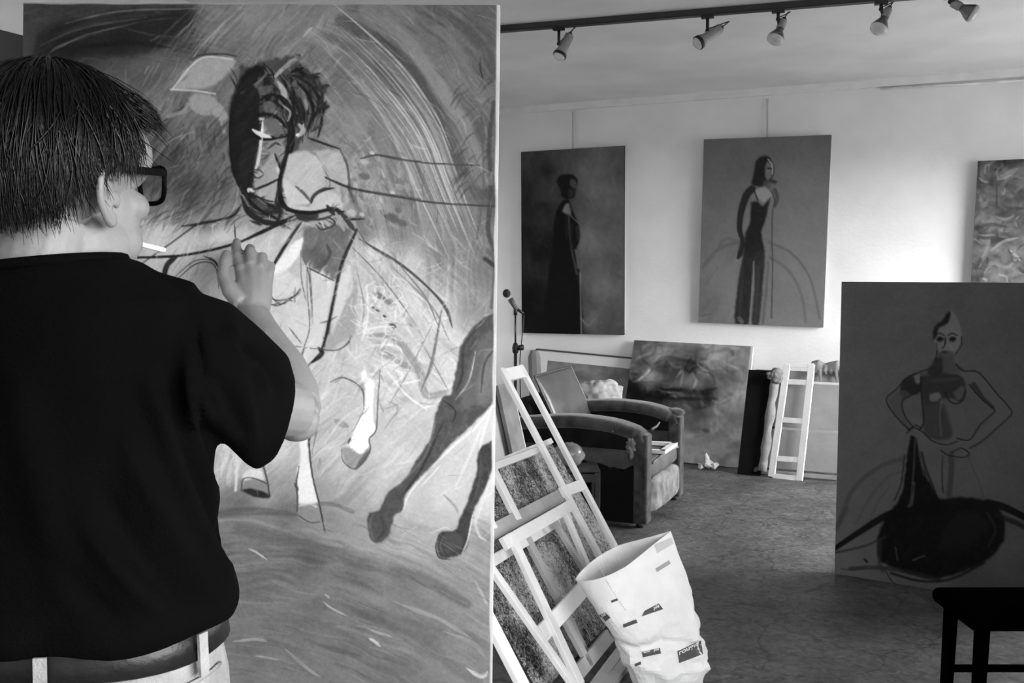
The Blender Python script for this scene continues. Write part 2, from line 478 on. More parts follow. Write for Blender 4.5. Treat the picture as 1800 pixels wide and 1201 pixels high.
    def dabs(s, n, box, ang, ln, w, dt, alpha=0.5, bristle=0.6, jit=0.25, bend=0.1):
        """many short strokes following angle function, tone relative to what lies there"""
        for _ in range(n):
            x = random.uniform(box[0], box[2]); y = random.uniform(box[1], box[3])
            ix = int(x - s.x0); iy = int(y - s.y0)
            if not (0 <= ix < s.w and 0 <= iy < s.h): continue
            a = (ang(x, y) if callable(ang) else ang) + random.gauss(0, jit)
            l = random.uniform(*ln); d = random.uniform(-bend, bend) * l
            c, q = math.cos(a), math.sin(a)
            t = s.a[iy, ix] + random.gauss(0, dt)
            s.stroke([(x - c * l / 2, y - q * l / 2), (x - q * d, y + c * d), (x + c * l / 2, y + q * l / 2)], random.uniform(*w), t, alpha * random.uniform(0.5, 1), 0.6, bristle, (0.3, 0.2), 3)
    def sample(s, px, py):
        x = np.clip(px - s.x0 - 0.5, 0, s.w - 1.001); y = np.clip(py - s.y0 - 0.5, 0, s.h - 1.001)
        i = x.astype(int); j = y.astype(int); fx = x - i; fy = y - j
        A = s.a
        return (A[j, i] * (1 - fx) + A[j, i + 1] * fx) * (1 - fy) + (A[j + 1, i] * (1 - fx) + A[j + 1, i + 1] * fx) * fy
def lin_arr(t):
    t = np.clip(t, 0, 255) / 255.0
    return np.where(t <= 0.04045, t / 12.92, ((t + 0.055) / 1.055) ** 2.4)

def painted_sheet(name, TL, TR, BR, BL, paint, step, m, parent, gain=1.0, warp=0.0):
    """front of a canvas: a fine grid coloured vertex by vertex"""
    TL, TR, BR, BL = [np.array(v, float) for v in (TL, TR, BR, BL)]
    nx = max(2, int(np.linalg.norm(TR - TL) / step)); ny = max(2, int(np.linalg.norm(BL - TL) / step))
    u = np.linspace(0, 1, nx)[None, :, None]; v = np.linspace(0, 1, ny)[:, None, None]
    P = ((TL * (1 - u) + TR * u) * (1 - v) + (BL * (1 - u) + BR * u) * v).reshape(-1, 3)
    d = P - np.array(CAM)
    F = np.array(RAYF); U = np.array(RAYU)
    wv = d @ F
    px = 900 + F_PX * d[:, 0] / wv; py = 600.5 - F_PX * (d @ U) / wv
    col = np.clip(lin_arr(paint.sample(px, py)) * gain, 0.003, 0.92)
    me = bpy.data.meshes.new(name)
    nv = nx * ny; nf = (nx - 1) * (ny - 1)
    me.vertices.add(nv); me.vertices.foreach_set('co', P.astype(np.float32).ravel())
    i = np.arange(nx - 1)[None, :]; j = np.arange(ny - 1)[:, None]
    a = (j * nx + i).ravel()
    loops = np.stack([a, a + nx, a + nx + 1, a + 1], 1).astype(np.int32)
    me.loops.add(nf * 4); me.loops.foreach_set('vertex_index', loops.ravel())
    me.polygons.add(nf); me.polygons.foreach_set('loop_start', (np.arange(nf) * 4).astype(np.int32))
    me.update(calc_edges=True); me.validate()
    at_ = me.color_attributes.new('paint', 'FLOAT_COLOR', 'POINT')
    c4 = np.ones((nv, 4), np.float32); c4[:, :3] = col[:, None]
    at_.data.foreach_set('color', c4.ravel())
    me.polygons.foreach_set('use_smooth', [True] * nf)
    me.materials.append(m)
    o = bpy.data.objects.new(name, me); COL.objects.link(o)
    setparent(o, parent)
    return o
M_PAINT = attr_mat('oil_paint', 0.6, 700.0, 0.12, 0.1)
M_CANVAS = mat('raw_canvas', 205, 0.9, 0.08, 30.0, 0.2, 300.0, 0.1)
M_CANVASG = mat('grey_canvas_edge', 120, 0.9, 0.15, 30.0, 0.2, 300.0, 0.1)
M_CANVASD = mat('dark_canvas_edge', 60, 0.9, 0.2, 30.0, 0.2, 300.0, 0.1)
M_WOOD = mat('pale_stretcher_wood', 247, 0.75, 0.10, 6.0, 0.2, 40.0, 0.2, (1, 1, 1))
M_WOODG = mat('greyed_wood', 180, 0.8, 0.15, 8.0, 0.2, 40.0, 0.2)
def canvas(name, label, cat, TL, TR, BR, BL, paint, thick, step, edge=None, gain=1.0, group=None, bars=True):
    TL, TR, BR, BL = V(TL), V(TR), V(BR), V(BL)
    n = (TR - TL).cross(BL - TL).normalized()          # points away from the viewer's side
    base = (BL + BR) / 2 + n * thick / 2
    t = thing(name, label, cat, base, group)
    painted_sheet('painted_canvas', TL, TR, BR, BL, paint, step, M_PAINT, t, gain)
    b = MB(); e = 0.0006
    fr = [BL + n * e, BR + n * e, TR + n * e, TL + n * e]
    b.hexa([p for p in fr] + [p + n * thick * 0.96 for p in fr])
    b.build('canvas_edge', edge or M_CANVAS, t)
    if bars:
        x = (TR - TL).normalized(); y = (BL - TL).normalized(); w = 0.05
        for (p, q, d) in ((TL + y * w / 2, TR + y * w / 2, y), (BL - y * w / 2, BR - y * w / 2, y), (TL + x * w / 2 , BL + x * w / 2, x), (TR - x * w / 2, BR - x * w / 2, x)):
            bb = MB(); bb.beam(p + n * (thick * 0.96 + 0.004) , q + n * (thick * 0.96 + 0.004), d, w, 0.008); bb.build('stretcher_bar', M_WOOD, t)
    return t
# ================================================================== the big canvas on the easel
def paint_big():
    p = Paint(10, -10, 900, 1345, 120)
    p.field([(60, 40, 65), (60, 150, 60), (120, 70, 38), (220, 60, 40), (300, 40, 52), (330, 85, 75), (380, 30, 120), (460, 20, 132), (560, 20, 125), (640, 25, 104), (700, 20, 112), (760, 30, 100), (840, 40, 92),
             (330, 130, 120), (250, 110, 92), (280, 190, 118), (270, 300, 78), (330, 330, 66), (300, 260, 74), (370, 250, 92), (390, 320, 95), (360, 400, 110), (560, 90, 124), (600, 140, 116), (640, 200, 128), (590, 220, 128), (680, 120, 108), (740, 90, 112), (790, 150, 118), (850, 120, 100), (850, 230, 98), (860, 330, 80),
             (730, 220, 118), (690, 300, 140), (640, 300, 142), (760, 330, 122), (820, 400, 116), (700, 400, 128), (650, 400, 136), (770, 450, 120), (850, 480, 112), (830, 540, 132), (720, 470, 192), (660, 440, 200), (700, 540, 198), (770, 560, 200), (800, 640, 198), (740, 640, 192), (780, 720, 192),
             (280, 420, 194), (320, 460, 221), (380, 430, 216), (440, 400, 150), (430, 460, 222), (480, 520, 212), (520, 560, 214), (560, 500, 216), (600, 520, 202), (540, 620, 204), (600, 640, 188), (500, 650, 192), (570, 700, 188), (620, 720, 188), (690, 700, 192), (580, 780, 182), (480, 780, 196), (400, 800, 202), (390, 740, 206), (300, 600, 196), (200, 500, 160), (150, 300, 80), (100, 700, 150),
             (690, 790, 186), (730, 760, 184), (760, 840, 186), (700, 860, 184), (840, 740, 216), (860, 860, 196), (800, 880, 192), (720, 950, 150), (850, 960, 140), (610, 880, 150), (580, 920, 128), (640, 960, 146), (470, 860, 150), (420, 890, 112), (500, 905, 104), (380, 960, 116), (470, 950, 118), (540, 980, 98), (620, 1010, 106), (700, 1020, 116), (800, 1030, 130), (850, 1080, 132), (440, 1040, 110), (540, 1080, 106), (640, 1100, 100), (740, 1110, 108), (820, 1170, 124), (450, 1140, 112), (560, 1180, 116), (680, 1180, 108), (420, 1280, 104), (700, 1300, 108), (200, 1100, 110)])
    p.mottle(8, 40, 26, 3); p.mottle(5, 9, 7, 3)
    def flow(x, y):
        if y > 890: return 0.05 + max(0, (x - 400) / 480) * 0.62
        if x > 560 and y < 560: return math.atan2(480 - y, x - 380) * -1 + PI / 2
        if y < 110 and x < 360: return -0.28
        if x < 420 and y < 400: return -0.9
        if y < 140: return -0.85
        return -0.9 if x < 560 else -0.75
    p.brush((10, -10, 420, 140), 230, 460, 15, 2.4, 110)
    p.brush((320, -10, 640, 150), 0, 0, 15, 2.4, 60, 40, -0.82)
    p.brush((520, -10, 900, 600), 380, 480, 20, 2.4, 120, 50)
    p.brush((220, 120, 440, 420), 0, 0, 15, 2.2, 46, 30, -0.95)
    p.brush((230, 380, 640, 720), 0, 0, 12, 2.4, 60, 40, -1.15)
    p.brush((560, 400, 900, 760), 0, 0, 14, 2.4, 60, 40, 0.75)
    p.brush((340, 640, 900, 920), 0, 0, 12, 2.4, 60, 40, -0.7)
    p.brush((10, 880, 900, 1345), 430, 1700, 15, 2.6, 130, 30)
    p.dabs(700, (20, 0, 890, 890), flow, (16, 55), (2.5, 7), 20, 0.75, 0.6, 0.25)
    p.dabs(240, (340, 900, 890, 1340), flow, (40, 130), (3, 9), 12, 0.6, 0.7, 0.06)
    # the dark swirl at the upper left
    p.poly([(58, 110), (66, 62), (110, 42), (200, 30), (330, 16), (338, 50), (300, 75), (240, 98), (150, 96)], 34, 0.75, 9, 6)
    for a, t, w in (([(88, 92), (150, 62), (235, 42)], 118, 3), ([(112, 42), (210, 20), (352, 15)], 120, 3), ([(70, 80), (150, 48), (260, 30)], 92, 5), ([(82, 98), (110, 78), (180, 58)], 104, 2), ([(200, 44), (270, 62), (330, 66)], 70, 4), ([(150, 60), (250, 38), (320, 30)], 76, 3), ([(95, 62), (180, 36), (300, 22)], 60, 6), ([(130, 85), (220, 75), (300, 84)], 26, 10), ([(44, 40), (46, 200), (44, 420)], 70, 10)):
        p.stroke(a, w, t, 0.8, 0.7, 0.6, (0.3, 0.2))
    for k in range(26):
        x = random.uniform(340, 520); y = random.uniform(5, 60); l = random.uniform(50, 130)
        p.stroke([(x, y), (x - l * 0.45, y + l * 0.42), (x - l * 0.75, y + l * 0.85)], random.uniform(2, 6), random.choice([95, 110, 150, 165, 175]), 0.5, 0.7, 0.7, (0.2, 0.2))
    # the big arcs of the upper right
    for pts, w, t, al in (([(600, 36), (697, 92), (752, 165), (792, 240), (812, 300)], 30, 70, 0.55), ([(572, 60), (650, 105), (712, 170), (752, 235)], 22, 84, 0.45), ([(760, 10), (835, 66), (872, 130)], 26, 74, 0.5), ([(642, 18), (715, 73), (772, 150), (816, 222), (850, 320)], 34, 148, 0.5), ([(690, 6), (790, 70), (850, 170)], 22, 132, 0.4), ([(660, 60), (730, 130), (778, 220)], 12, 72, 0.5), ([(860, 60), (866, 140)], 16, 80, 0.5)):
        p.stroke(pts, w, t, al, 1.0, 0.4)
    for k in range(30):
        o = random.gauss(0, 17); e = random.uniform(0.55, 1.0); s0 = random.uniform(0, 0.35)
        B = spline([(548 + o * 0.7, 30 - o * 0.7), (652 + o, 138 - o * 0.8), (728 + o, 236 - o * 0.6), (768 + o, 330 - o * 0.3), (806 + o, 420), (850 + o, 520)], 8)
        B = B[int(s0 * len(B)):int(e * len(B))]
        p.stroke(B[::4], random.choice([1.6, 2, 2, 3, 4]), random.choice([150, 168, 184, 200, 210]), random.uniform(0.45, 0.9), 0.7, 0.5, (0.2, 0.1), 4)
    for k in range(12):
        o = random.gauss(0, 24)
        p.stroke([(556 + o * .6, 85 - o * .3), (640 + o, 190 - o * .5), (700 + o, 300), (730 + o, 420)], random.uniform(2, 8), random.choice([95, 110, 160, 170]), 0.4, 0.8, 0.6, (0.1, 0.1))
    for k in range(34):
        x = random.uniform(812, 872); y = random.uniform(130, 330)
        p.stroke([(x, y), (x - 14, y + 10), (x - 24, y + 26)], random.uniform(2, 5), random.choice([64, 74, 84, 130]), 0.6, 0.7, 0.5, (0.2, 0.2), 3)
    for pts, w, t in (([(868, 180), (860, 250), (862, 300)], 8, 62), ([(866, 330), (858, 400), (868, 440)], 9, 60), ([(858, 440), (870, 462), (866, 540)], 10, 84), ([(852, 455), (868, 466)], 8, 40), ([(846, 200), (850, 330), (838, 420)], 4, 84)):
        p.stroke(pts, w, t, 0.75, 0.7, 0.4)
    p.scrib(60, (330, 0, 560, 110), -0.85, (30, 90), (1.5, 4), [84, 100, 150, 164, 176], 0.6, 0.6, 0.12)
    p.scrib(40, (560, 60, 700, 260), 0.75, (24, 70), (1.5, 4), [88, 100, 160, 176], 0.55, 0.6, 0.2)
    # pale shapes left of the rider
    p.poly([(302, 158), (322, 130), (345, 108), (366, 99), (404, 102), (413, 110), (398, 132), (372, 152), (340, 156)], 166, 0.9, 3, 4)
    p.stroke([(302, 158), (338, 114), (364, 100), (408, 104)], 3.5, 205, 0.9, 0.6, 0.4); p.stroke([(300, 157), (345, 160), (378, 165)], 3.5, 196, 0.9, 0.6, 0.4)
    p.stroke([(336, 106), (352, 97), (392, 95), (415, 99)], 3, 50, 0.8, 0.7, 0.4)
    p.poly([(328, 172), (346, 163), (372, 168), (390, 186), (402, 206), (392, 236), (380, 204), (352, 202), (336, 192)], 158, 0.9, 3, 4)
    for k in range(40):
        x = random.uniform(318, 400); y = random.uniform(196, 300)
        p.stroke([(x, y), (x + random.uniform(-5, 5), y + random.uniform(12, 38))], random.uniform(3, 9), random.choice([62, 74, 88, 112, 128]), 0.6, 0.7, 0.5, (0.4, 0.3), 3)
    p.stroke([(276, 266), (310, 232), (372, 216)], 6, 112, 0.7, 0.8, 0.6); p.stroke([(262, 292), (300, 248), (340, 232)], 3, 140, 0.7, 0.8, 0.5)
    p.stroke([(296, 205), (322, 196), (330, 184)], 8, 150, 0.8, 0.8, 0.4)
    for k in range(70):
        x = random.uniform(255, 410); y = random.uniform(300, 400); l = random.uniform(20, 50)
        p.stroke([(x, y), (x + l * 0.35, y - l * 0.35), (x + l * 0.8, y - l * 0.55)], random.uniform(2, 6), random.choice([52, 62, 74, 100, 118]), 0.55, 0.7, 0.6, (0.2, 0.2), 3)
    p.stroke([(380, 392), (402, 350), (418, 310), (408, 250)], 13, 132, 0.6, 0.9, 0.6); p.stroke([(372, 398), (408, 372), (420, 330)], 3, 182, 0.7, 0.7, 0.5); p.stroke([(396, 398), (416, 365)], 10, 150, 0.6, 0.9, 0.6)
    p.scrib(150, (256, 210, 412, 400), -0.95, (24, 70), (2, 6), [38, 48, 60, 72, 104, 120], 0.65, 0.5, 0.2, 0.1)
    p.scrib(30, (230, 120, 330, 240), -0.9, (16, 46), (2, 5), [70, 84, 132, 150, 160], 0.6, 0.5, 0.2, 0.1)
    # the rider's hair and face
    p.poly([(424, 112), (440, 118), (456, 110), (474, 107), (513, 97), (520, 105), (530, 116), (560, 137), (566, 150), (576, 156), (567, 172), (574, 190), (550, 230), (534, 222), (528, 250), (514, 300), (496, 340), (498, 388), (452, 376), (438, 362), (424, 330), (408, 296), (402, 236), (405, 184), (420, 150)], 64, 0.92, 4, 5)
    p.poly([(418, 140), (446, 116), (470, 120), (452, 150), (436, 176), (452, 190), (456, 250), (450, 310), (440, 350), (424, 326), (408, 292), (404, 230), (408, 182)], 22, 0.95, 5, 5)
    for k in range(60):
        t = random.random()
        x = 455 + 100 * t; y = 105 + 45 * t + random.uniform(0, 40)
        p.stroke([(x, y), (x + random.uniform(4, 18), y + 26), (x + random.uniform(-6, 10), y + random.uniform(50, 90))], random.uniform(2, 6), random.choice([18, 22, 30, 36, 92, 108, 120]), 0.8, 0.7, 0.45, (0.4, 0.2))
    for pts, w, t in (([(488, 143), (500, 158), (503, 172)], 7, 172), ([(534, 218), (530, 232), (523, 242)], 6, 196), ([(484, 136), (500, 118), (516, 104)], 7, 146), ([(512, 112), (528, 100), (520, 96)], 5, 60), ([(520, 120), (540, 134), (562, 136)], 7, 26), ([(516, 132), (546, 150), (560, 176), (554, 206)], 6, 30), ([(540, 214), (560, 196), (574, 178)], 7, 30), ([(455, 176), (484, 168), (512, 196), (524, 228)], 4, 28), ([(450, 186), (480, 178), (504, 204), (512, 250)], 5, 24), ([(500, 150), (524, 190), (530, 220)], 6, 26), ([(528, 160), (545, 190), (540, 222)], 5, 100), ([(470, 128), (450, 150), (440, 170)], 6, 104), ([(505, 170), (516, 196), (522, 220)], 4, 116)):
        p.stroke(pts, w, t, 0.9, 0.6, 0.3, (0.5, 0.3))
    p.poly([(462, 214), (476, 208), (494, 214), (502, 232), (498, 262), (490, 290), (490, 330), (466, 348), (446, 338), (446, 306), (452, 270)], 132, 0.85, 4, 4)
    p.poly([(474, 196), (490, 192), (503, 214), (504, 236), (488, 238), (476, 226)], 106, 0.8, 3, 3)
    p.poly([(470, 312), (490, 302), (492, 340), (474, 350), (452, 344)], 186, 0.8, 3, 3)
    for pts, w, t in (([(462, 213), (460, 240), (455, 268), (450, 298)], 4.5, 232), ([(444, 226), (456, 234), (474, 240)], 5, 226), ([(447, 216), (456, 208), (466, 212)], 3, 205), ([(440, 236), (466, 244), (496, 238)], 5, 20), ([(438, 208), (468, 200), (494, 208)], 7, 24), ([(488, 250), (498, 262), (490, 272)], 5, 190), ([(446, 304), (454, 310), (462, 304)], 3, 210), ([(438, 312), (452, 318), (466, 306)], 2.5, 60), ([(444, 334), (468, 326), (492, 312)], 4, 26), ([(444, 334), (438, 340), (470, 352), (496, 356)], 3, 30), ([(484, 270), (493, 300), (490, 330)], 4, 30), ([(499, 205), (512, 240), (510, 270), (493, 306), (490, 348), (504, 371)], 5.5, 18), ([(496, 212), (504, 250), (500, 290)], 4, 70), ([(436, 332), (446, 336)], 7, 235), ([(456, 282), (468, 276), (486, 254)], 3, 70), ([(470, 288), (482, 300), (478, 320)], 5, 180)):
        p.stroke(pts, w, t, 0.9, 0.6, 0.25, (0.4, 0.4))
    for k in range(40):
        x = random.uniform(430, 500); y = random.uniform(345, 395)
        p.stroke([(x, y), (x + 18, y + random.uniform(-4, 14))], random.uniform(2, 6), random.choice([20, 26, 40, 60, 120]), 0.7, 0.7, 0.5, (0.3, 0.3), 3)
    p.scrib(46, (412, 140, 452, 330), 1.5, (20, 60), (2, 4), [8, 12, 18, 52], 0.7, 0.4, 0.2)
    p.scrib(34, (452, 196, 506, 346), -0.7, (8, 22), (2, 4), [40, 70, 150, 176, 200, 214], 0.75, 0.4, 0.6)
    p.scrib(30, (470, 120, 570, 220), 1.0, (16, 44), (2, 5), [14, 20, 30, 96, 112], 0.8, 0.35, 0.5, 0.4)
    for pts, w, t in (([(454, 178), (478, 166), (502, 184), (514, 220), (514, 260), (494, 306), (489, 345), (504, 371)], 5, 14), ([(440, 236), (462, 246), (480, 240), (500, 236)], 4, 14), ([(462, 213), (460, 240), (455, 268), (450, 298)], 4.5, 234), ([(444, 226), (456, 234), (470, 239)], 4.5, 226), ([(470, 212), (486, 206), (498, 216), (494, 230), (478, 232)], 2.5, 40), ([(408, 180), (404, 240), (410, 300), (426, 340)], 4, 12), ([(440, 312), (452, 320), (470, 318)], 3, 30), ([(428, 340), (452, 366), (490, 386)], 6, 24), ([(486, 352), (492, 376), (484, 396)], 5, 40)):
        p.stroke(pts, w, t, 0.95, 0.5, 0.2, (0.5, 0.4))
    # pale collar and shoulder
    p.poly([(498, 272), (520, 266), (545, 268), (566, 290), (572, 322), (552, 350), (538, 360), (512, 352), (496, 326)], 188, 0.95, 3, 4)
    p.poly([(550, 264), (580, 264), (601, 271), (611, 310), (616, 332), (602, 372), (572, 362), (540, 368), (556, 348), (573, 322), (566, 290)], 178, 0.9, 3, 4)
    p.poly([(505, 355), (540, 364), (590, 352), (600, 362), (560, 372), (512, 370)], 198, 0.9, 2, 3)
    for pts, w, t in (([(504, 312), (526, 328), (546, 350)], 3, 74), ([(546, 356), (552, 342), (572, 334), (588, 331)], 5, 46), ([(543, 242), (570, 252), (598, 262)], 3, 40), ([(598, 262), (612, 300), (612, 330), (622, 356)], 3, 70), ([(504, 370), (548, 375), (588, 367), (610, 384), (640, 385)], 7, 34), ([(520, 378), (560, 386), (590, 376)], 5, 60), ([(560, 392), (580, 400), (592, 388)], 4, 40), ([(572, 386), (590, 396), (604, 412)], 4, 90), ([(566, 292), (580, 320), (574, 340)], 3, 120)):
        p.stroke(pts, w, t, 0.9, 0.6, 0.3, (0.5, 0.3))
    p.poly([(580, 196), (610, 180), (640, 200), (644, 232), (610, 250), (575, 248)], 142, 0.6, 8, 6)
    for k in range(60):
        x = random.uniform(600, 720); y = random.uniform(262, 372)
        p.stroke([(x, y), (x + random.uniform(-10, 14), y + random.uniform(6, 18))], random.uniform(4, 11), random.choice([118, 140, 160, 176, 190]), 0.55, 0.8, 0.5, (0.5, 0.3), 3)
    for x, y, w, t in ((640, 282, 12, 188), (654, 268, 7, 205), (690, 338, 7, 196), (640, 308, 16, 96), (618, 372, 12, 196), (636, 376, 7, 210), (688, 380, 22, 84), (706, 390, 16, 92), (700, 368, 10, 100)):
        p.stroke([(x - w * .4, y), (x + w * .5, y + w * .3)], w, t, 0.8, 0.9, 0.3, (0.5, 0.4), 3)
    p.scrib(70, (600, 230, 740, 400), 0.6, (10, 34), (2, 6), [96, 112, 150, 170, 186, 196], 0.6, 0.5, 0.8, 0.3)
    p.scrib(16, (500, 276, 600, 366), 0.9, (14, 34), (2, 4), [150, 206, 214], 0.6, 0.5, 0.5, 0.3)
    # lance lines
    p.stroke([(634, 279), (667, 273), (744, 286), (842, 291)], 3.2, 66, 0.9, 0.7, 0.35); p.stroke([(660, 271), (700, 281), (740, 284)], 3, 60, 0.6, 0.7, 0.4)
    p.stroke([(572, 312), (616, 331), (697, 346), (770, 357), (874, 363)], 3.6, 56, 0.9, 0.7, 0.3); p.stroke([(640, 335), (740, 350)], 3, 60, 0.6, 0.7, 0.4)
    # horse: pale neck, chest and rump
    p.poly([(250, 460), (300, 420), (360, 405), (420, 400), (470, 410), (520, 402), (500, 450), (480, 520), (460, 640), (380, 640), (260, 600)], 200, 0.6, 12, 8)
    p.dabs(90, (250, 400, 480, 700), -1.0, (20, 60), (4, 10), 22, 0.6, 0.6, 0.4)
    p.poly([(532, 402), (566, 396), (600, 398), (617, 413), (604, 458), (590, 492), (570, 480), (548, 470), (530, 446)], 104, 0.9, 5, 5)
    p.poly([(540, 440), (560, 430), (575, 460), (560, 474)], 84, 0.6, 5, 5); p.dabs(40, (530, 400, 612, 490), -0.9, (14, 36), (3, 8), 16, 0.6, 0.6, 0.3)
    p.poly([(470, 480), (510, 430), (534, 470), (580, 500), (590, 560), (560, 610), (520, 600), (490, 560), (474, 520)], 186, 0.55, 8, 6)
    p.poly([(533, 417), (528, 444), (504, 474), (474, 492), (478, 476), (508, 434)], 234, 1, 2, 2)
    p.poly([(472, 496), (520, 488), (530, 520), (500, 536), (474, 520)], 214, 0.6, 6, 4)
    p.poly([(579, 527), (604, 504), (627, 497), (624, 585), (600, 600), (570, 616)], 158, 0.9, 4, 4)
    p.stroke([(612, 470), (604, 520), (590, 560), (600, 500)], 14, 214, 0.7, 0.9, 0.5)
    p.poly([(500, 560), (540, 560), (562, 600), (545, 612), (520, 606)], 204, 0.7, 5, 4)
    for pts, w, t in (([(200, 455), (240, 453), (312, 450), (374, 439), (425, 424), (484, 398), (526, 383)], 5, 22), ([(286, 496), (294, 466), (312, 450)], 10, 24), ([(308, 494), (341, 466), (366, 461), (380, 472), (385, 508)], 2, 60), ([(304, 490), (340, 460), (372, 458), (388, 480), (392, 515)], 1.8, 74), ([(358, 450), (380, 462), (390, 500)], 3, 40), ([(526, 396), (500, 434), (473, 480)], 6.5, 22), ([(627, 404), (602, 462), (587, 527), (573, 590), (564, 618)], [8, 7, 7, 6, 7], 28), ([(560, 612), (566, 622), (548, 638)], 8, 30), ([(564, 618), (539, 648), (535, 672), (543, 721), (546, 748), (542, 780), (547, 822)], 3, 34), ([(532, 450), (544, 490), (548, 576)], 1.8, 80), ([(528, 440), (530, 490), (538, 530)], 1.6, 100), ([(474, 519), (495, 535), (526, 514)], 2.2, 56), ([(480, 536), (500, 528), (520, 530)], 1.6, 80), ([(545, 612), (590, 616), (610, 604), (618, 590)], 2, 80), ([(470, 540), (500, 600), (540, 612)], 1.8, 110), ([(508, 576), (530, 604)], 2, 90), ([(535, 612), (524, 650)], 1.8, 70),
                      ([(631, 420), (697, 461), (752, 505), (785, 541), (795, 572)], 3.2, 84), ([(626, 400), (650, 432), (710, 470)], 2, 90), ([(620, 435), (678, 497), (732, 572)], 2, 110), ([(690, 470), (760, 540), (790, 600)], 2, 120), ([(776, 548), (760, 640), (742, 680)], 2.4, 110), ([(760, 570), (720, 650), (684, 712)], 1.6, 120), ([(740, 600), (790, 690)], 1.8, 120), ([(626, 470), (640, 540), (632, 590)], 2, 140), ([(240, 470), (300, 428), (352, 392), (385, 392)], 3, 40), ([(320, 398), (360, 392), (408, 380), (424, 360)], 5, 36), ([(412, 392), (414, 424)], 2, 40)):
        p.stroke(pts, w, t, 0.92, 0.6, 0.25, (0.6, 0.4))
    for k in range(40):
        a = random.uniform(0, 1); x = 640 + 150 * a + random.uniform(-30, 30); y = 430 + 190 * a + random.uniform(-30, 30)
        p.stroke([(x - 26, y - 26), (x, y), (x + 16, y + 28)], random.uniform(2, 7), random.choice([160, 196, 208, 216]), 0.5, 0.8, 0.6, (0.2, 0.2))
    for x, y, w, t in ((668, 520, 14, 92), (684, 530, 12, 104), (690, 572, 8, 50), (676, 556, 4, 40), (664, 546, 4, 40), (656, 541, 3, 40), (676, 620, 22, 140), (708, 640, 16, 128), (660, 600, 14, 138), (600, 744, 16, 128), (640, 680, 18, 150)):
        p.stroke([(x - w * .7, y - w * .3), (x + w * .7, y + w * .4)], w, t, 0.75, 0.9, 0.3, (0.5, 0.4), 3)
    p.stroke([(645, 589), (692, 594), (733, 644), (750, 694), (782, 690)], [8, 16, 20, 20, 14], 132, 0.75, 0.9, 0.4)
    for k in range(46):
        x = random.uniform(624, 704); y = random.uniform(500, 650); a = random.uniform(0, 6)
        p.stroke([(x, y), (x + 16 * math.cos(a), y + 16 * math.sin(a)), (x + 26 * math.cos(a + 1), y + 26 * math.sin(a + 1))], random.uniform(2, 4), random.choice([214, 224, 232]), 0.6, 0.7, 0.4, (0.4, 0.3))
    for pts in ([(627, 588), (660, 576), (694, 574)], [(636, 615), (668, 606), (702, 612), (704, 640), (680, 640), (646, 624)], [(672, 640), (710, 690), (752, 722)], [(645, 500), (646, 560), (636, 600)], [(780, 700), (762, 712), (742, 718)], [(704, 676), (740, 668)]):
        p.stroke(pts, 4, 228, 0.8, 0.7, 0.4, (0.5, 0.3))
    p.poly([(640, 600), (656, 590), (668, 618), (650, 650), (610, 676), (584, 670), (600, 640)], 196, 0.55, 5, 4)
    p.scrib(90, (240, 400, 520, 640), -1.1, (20, 60), (2, 5), [150, 164, 208, 220, 228], 0.6, 0.6, 0.3)
    p.scrib(80, (590, 420, 830, 700), 0.78, (24, 70), (2, 5), [140, 154, 206, 216, 226], 0.55, 0.6, 0.22)
    p.scrib(70, (540, 640, 770, 840), -0.75, (20, 60), (1.5, 4), [136, 150, 190, 202, 212], 0.6, 0.6, 0.25)
    p.scrib(40, (640, 560, 790, 720), 0.9, (14, 44), (2, 4), [110, 124, 216, 226], 0.6, 0.5, 0.5, 0.4)
    # lifted foreleg
    p.poly([(640, 644), (646, 662), (657, 674), (655, 732), (661, 754), (650, 768), (649, 784), (634, 799), (616, 787), (622, 754), (638, 721), (642, 684), (635, 660)], 236, 1, 2, 2)
    p.poly([(600, 786), (616, 788), (634, 799), (650, 786), (646, 806), (624, 826), (606, 812)], 138, 0.9, 2, 2); p.poly([(630, 812), (648, 792), (644, 808), (624, 825)], 88, 0.8, 2, 1)
    for pts, w, t in (([(580, 672), (604, 664), (636, 684), (640, 720)], 2.4, 74), ([(668, 651), (664, 710), (661, 756), (649, 772), (650, 794), (626, 824), (604, 812), (600, 790)], 2.2, 66), ([(616, 770), (612, 780)], 4, 50), ([(535, 690), (560, 724), (548, 800)], 2, 90), ([(640, 720), (620, 760)], 2, 120), ([(560, 730), (600, 700), (632, 700)], 2, 196), ([(570, 780), (600, 740), (630, 716)], 3, 206)):
        p.stroke(pts, w, t, 0.85, 0.6, 0.25, (0.5, 0.4))
    p.dabs(70, (550, 640, 640, 830), -0.8, (20, 60), (2, 6), 18, 0.6, 0.6, 0.2)
    # standing foreleg
    p.poly([(521, 752), (539, 752), (543, 808), (553, 850), (557, 890), (528, 890), (524, 862), (522, 836), (528, 797)], 222, 1, 2, 2)
    p.poly([(526, 890), (557, 890), (562, 916), (536, 918), (522, 906)], 132, 0.9, 2, 2); p.stroke([(524, 906), (544, 918), (562, 918)], 2, 70, 0.8); p.stroke([(526, 890), (540, 884), (556, 891)], 3, 236, 0.8)
    for pts, w, t in (([(543, 770), (548, 830), (562, 890), (571, 936)], 3.2, 46), ([(526, 820), (521, 850), (523, 872), (522, 900)], 3, 44), ([(542, 718), (546, 760), (542, 782)], 2.5, 50), ([(518, 850), (524, 862)], 5, 70)):
        p.stroke(pts, w, t, 0.9, 0.6, 0.3, (0.5, 0.4))
    # far hoof and pale drape by the man's back
    p.poly([(428, 832), (440, 824), (460, 826), (462, 846), (430, 846)], 214, 0.9, 3, 3); p.poly([(424, 862), (432, 846), (448, 842), (466, 848), (474, 872), (450, 872)], 130, 0.9, 2, 2)
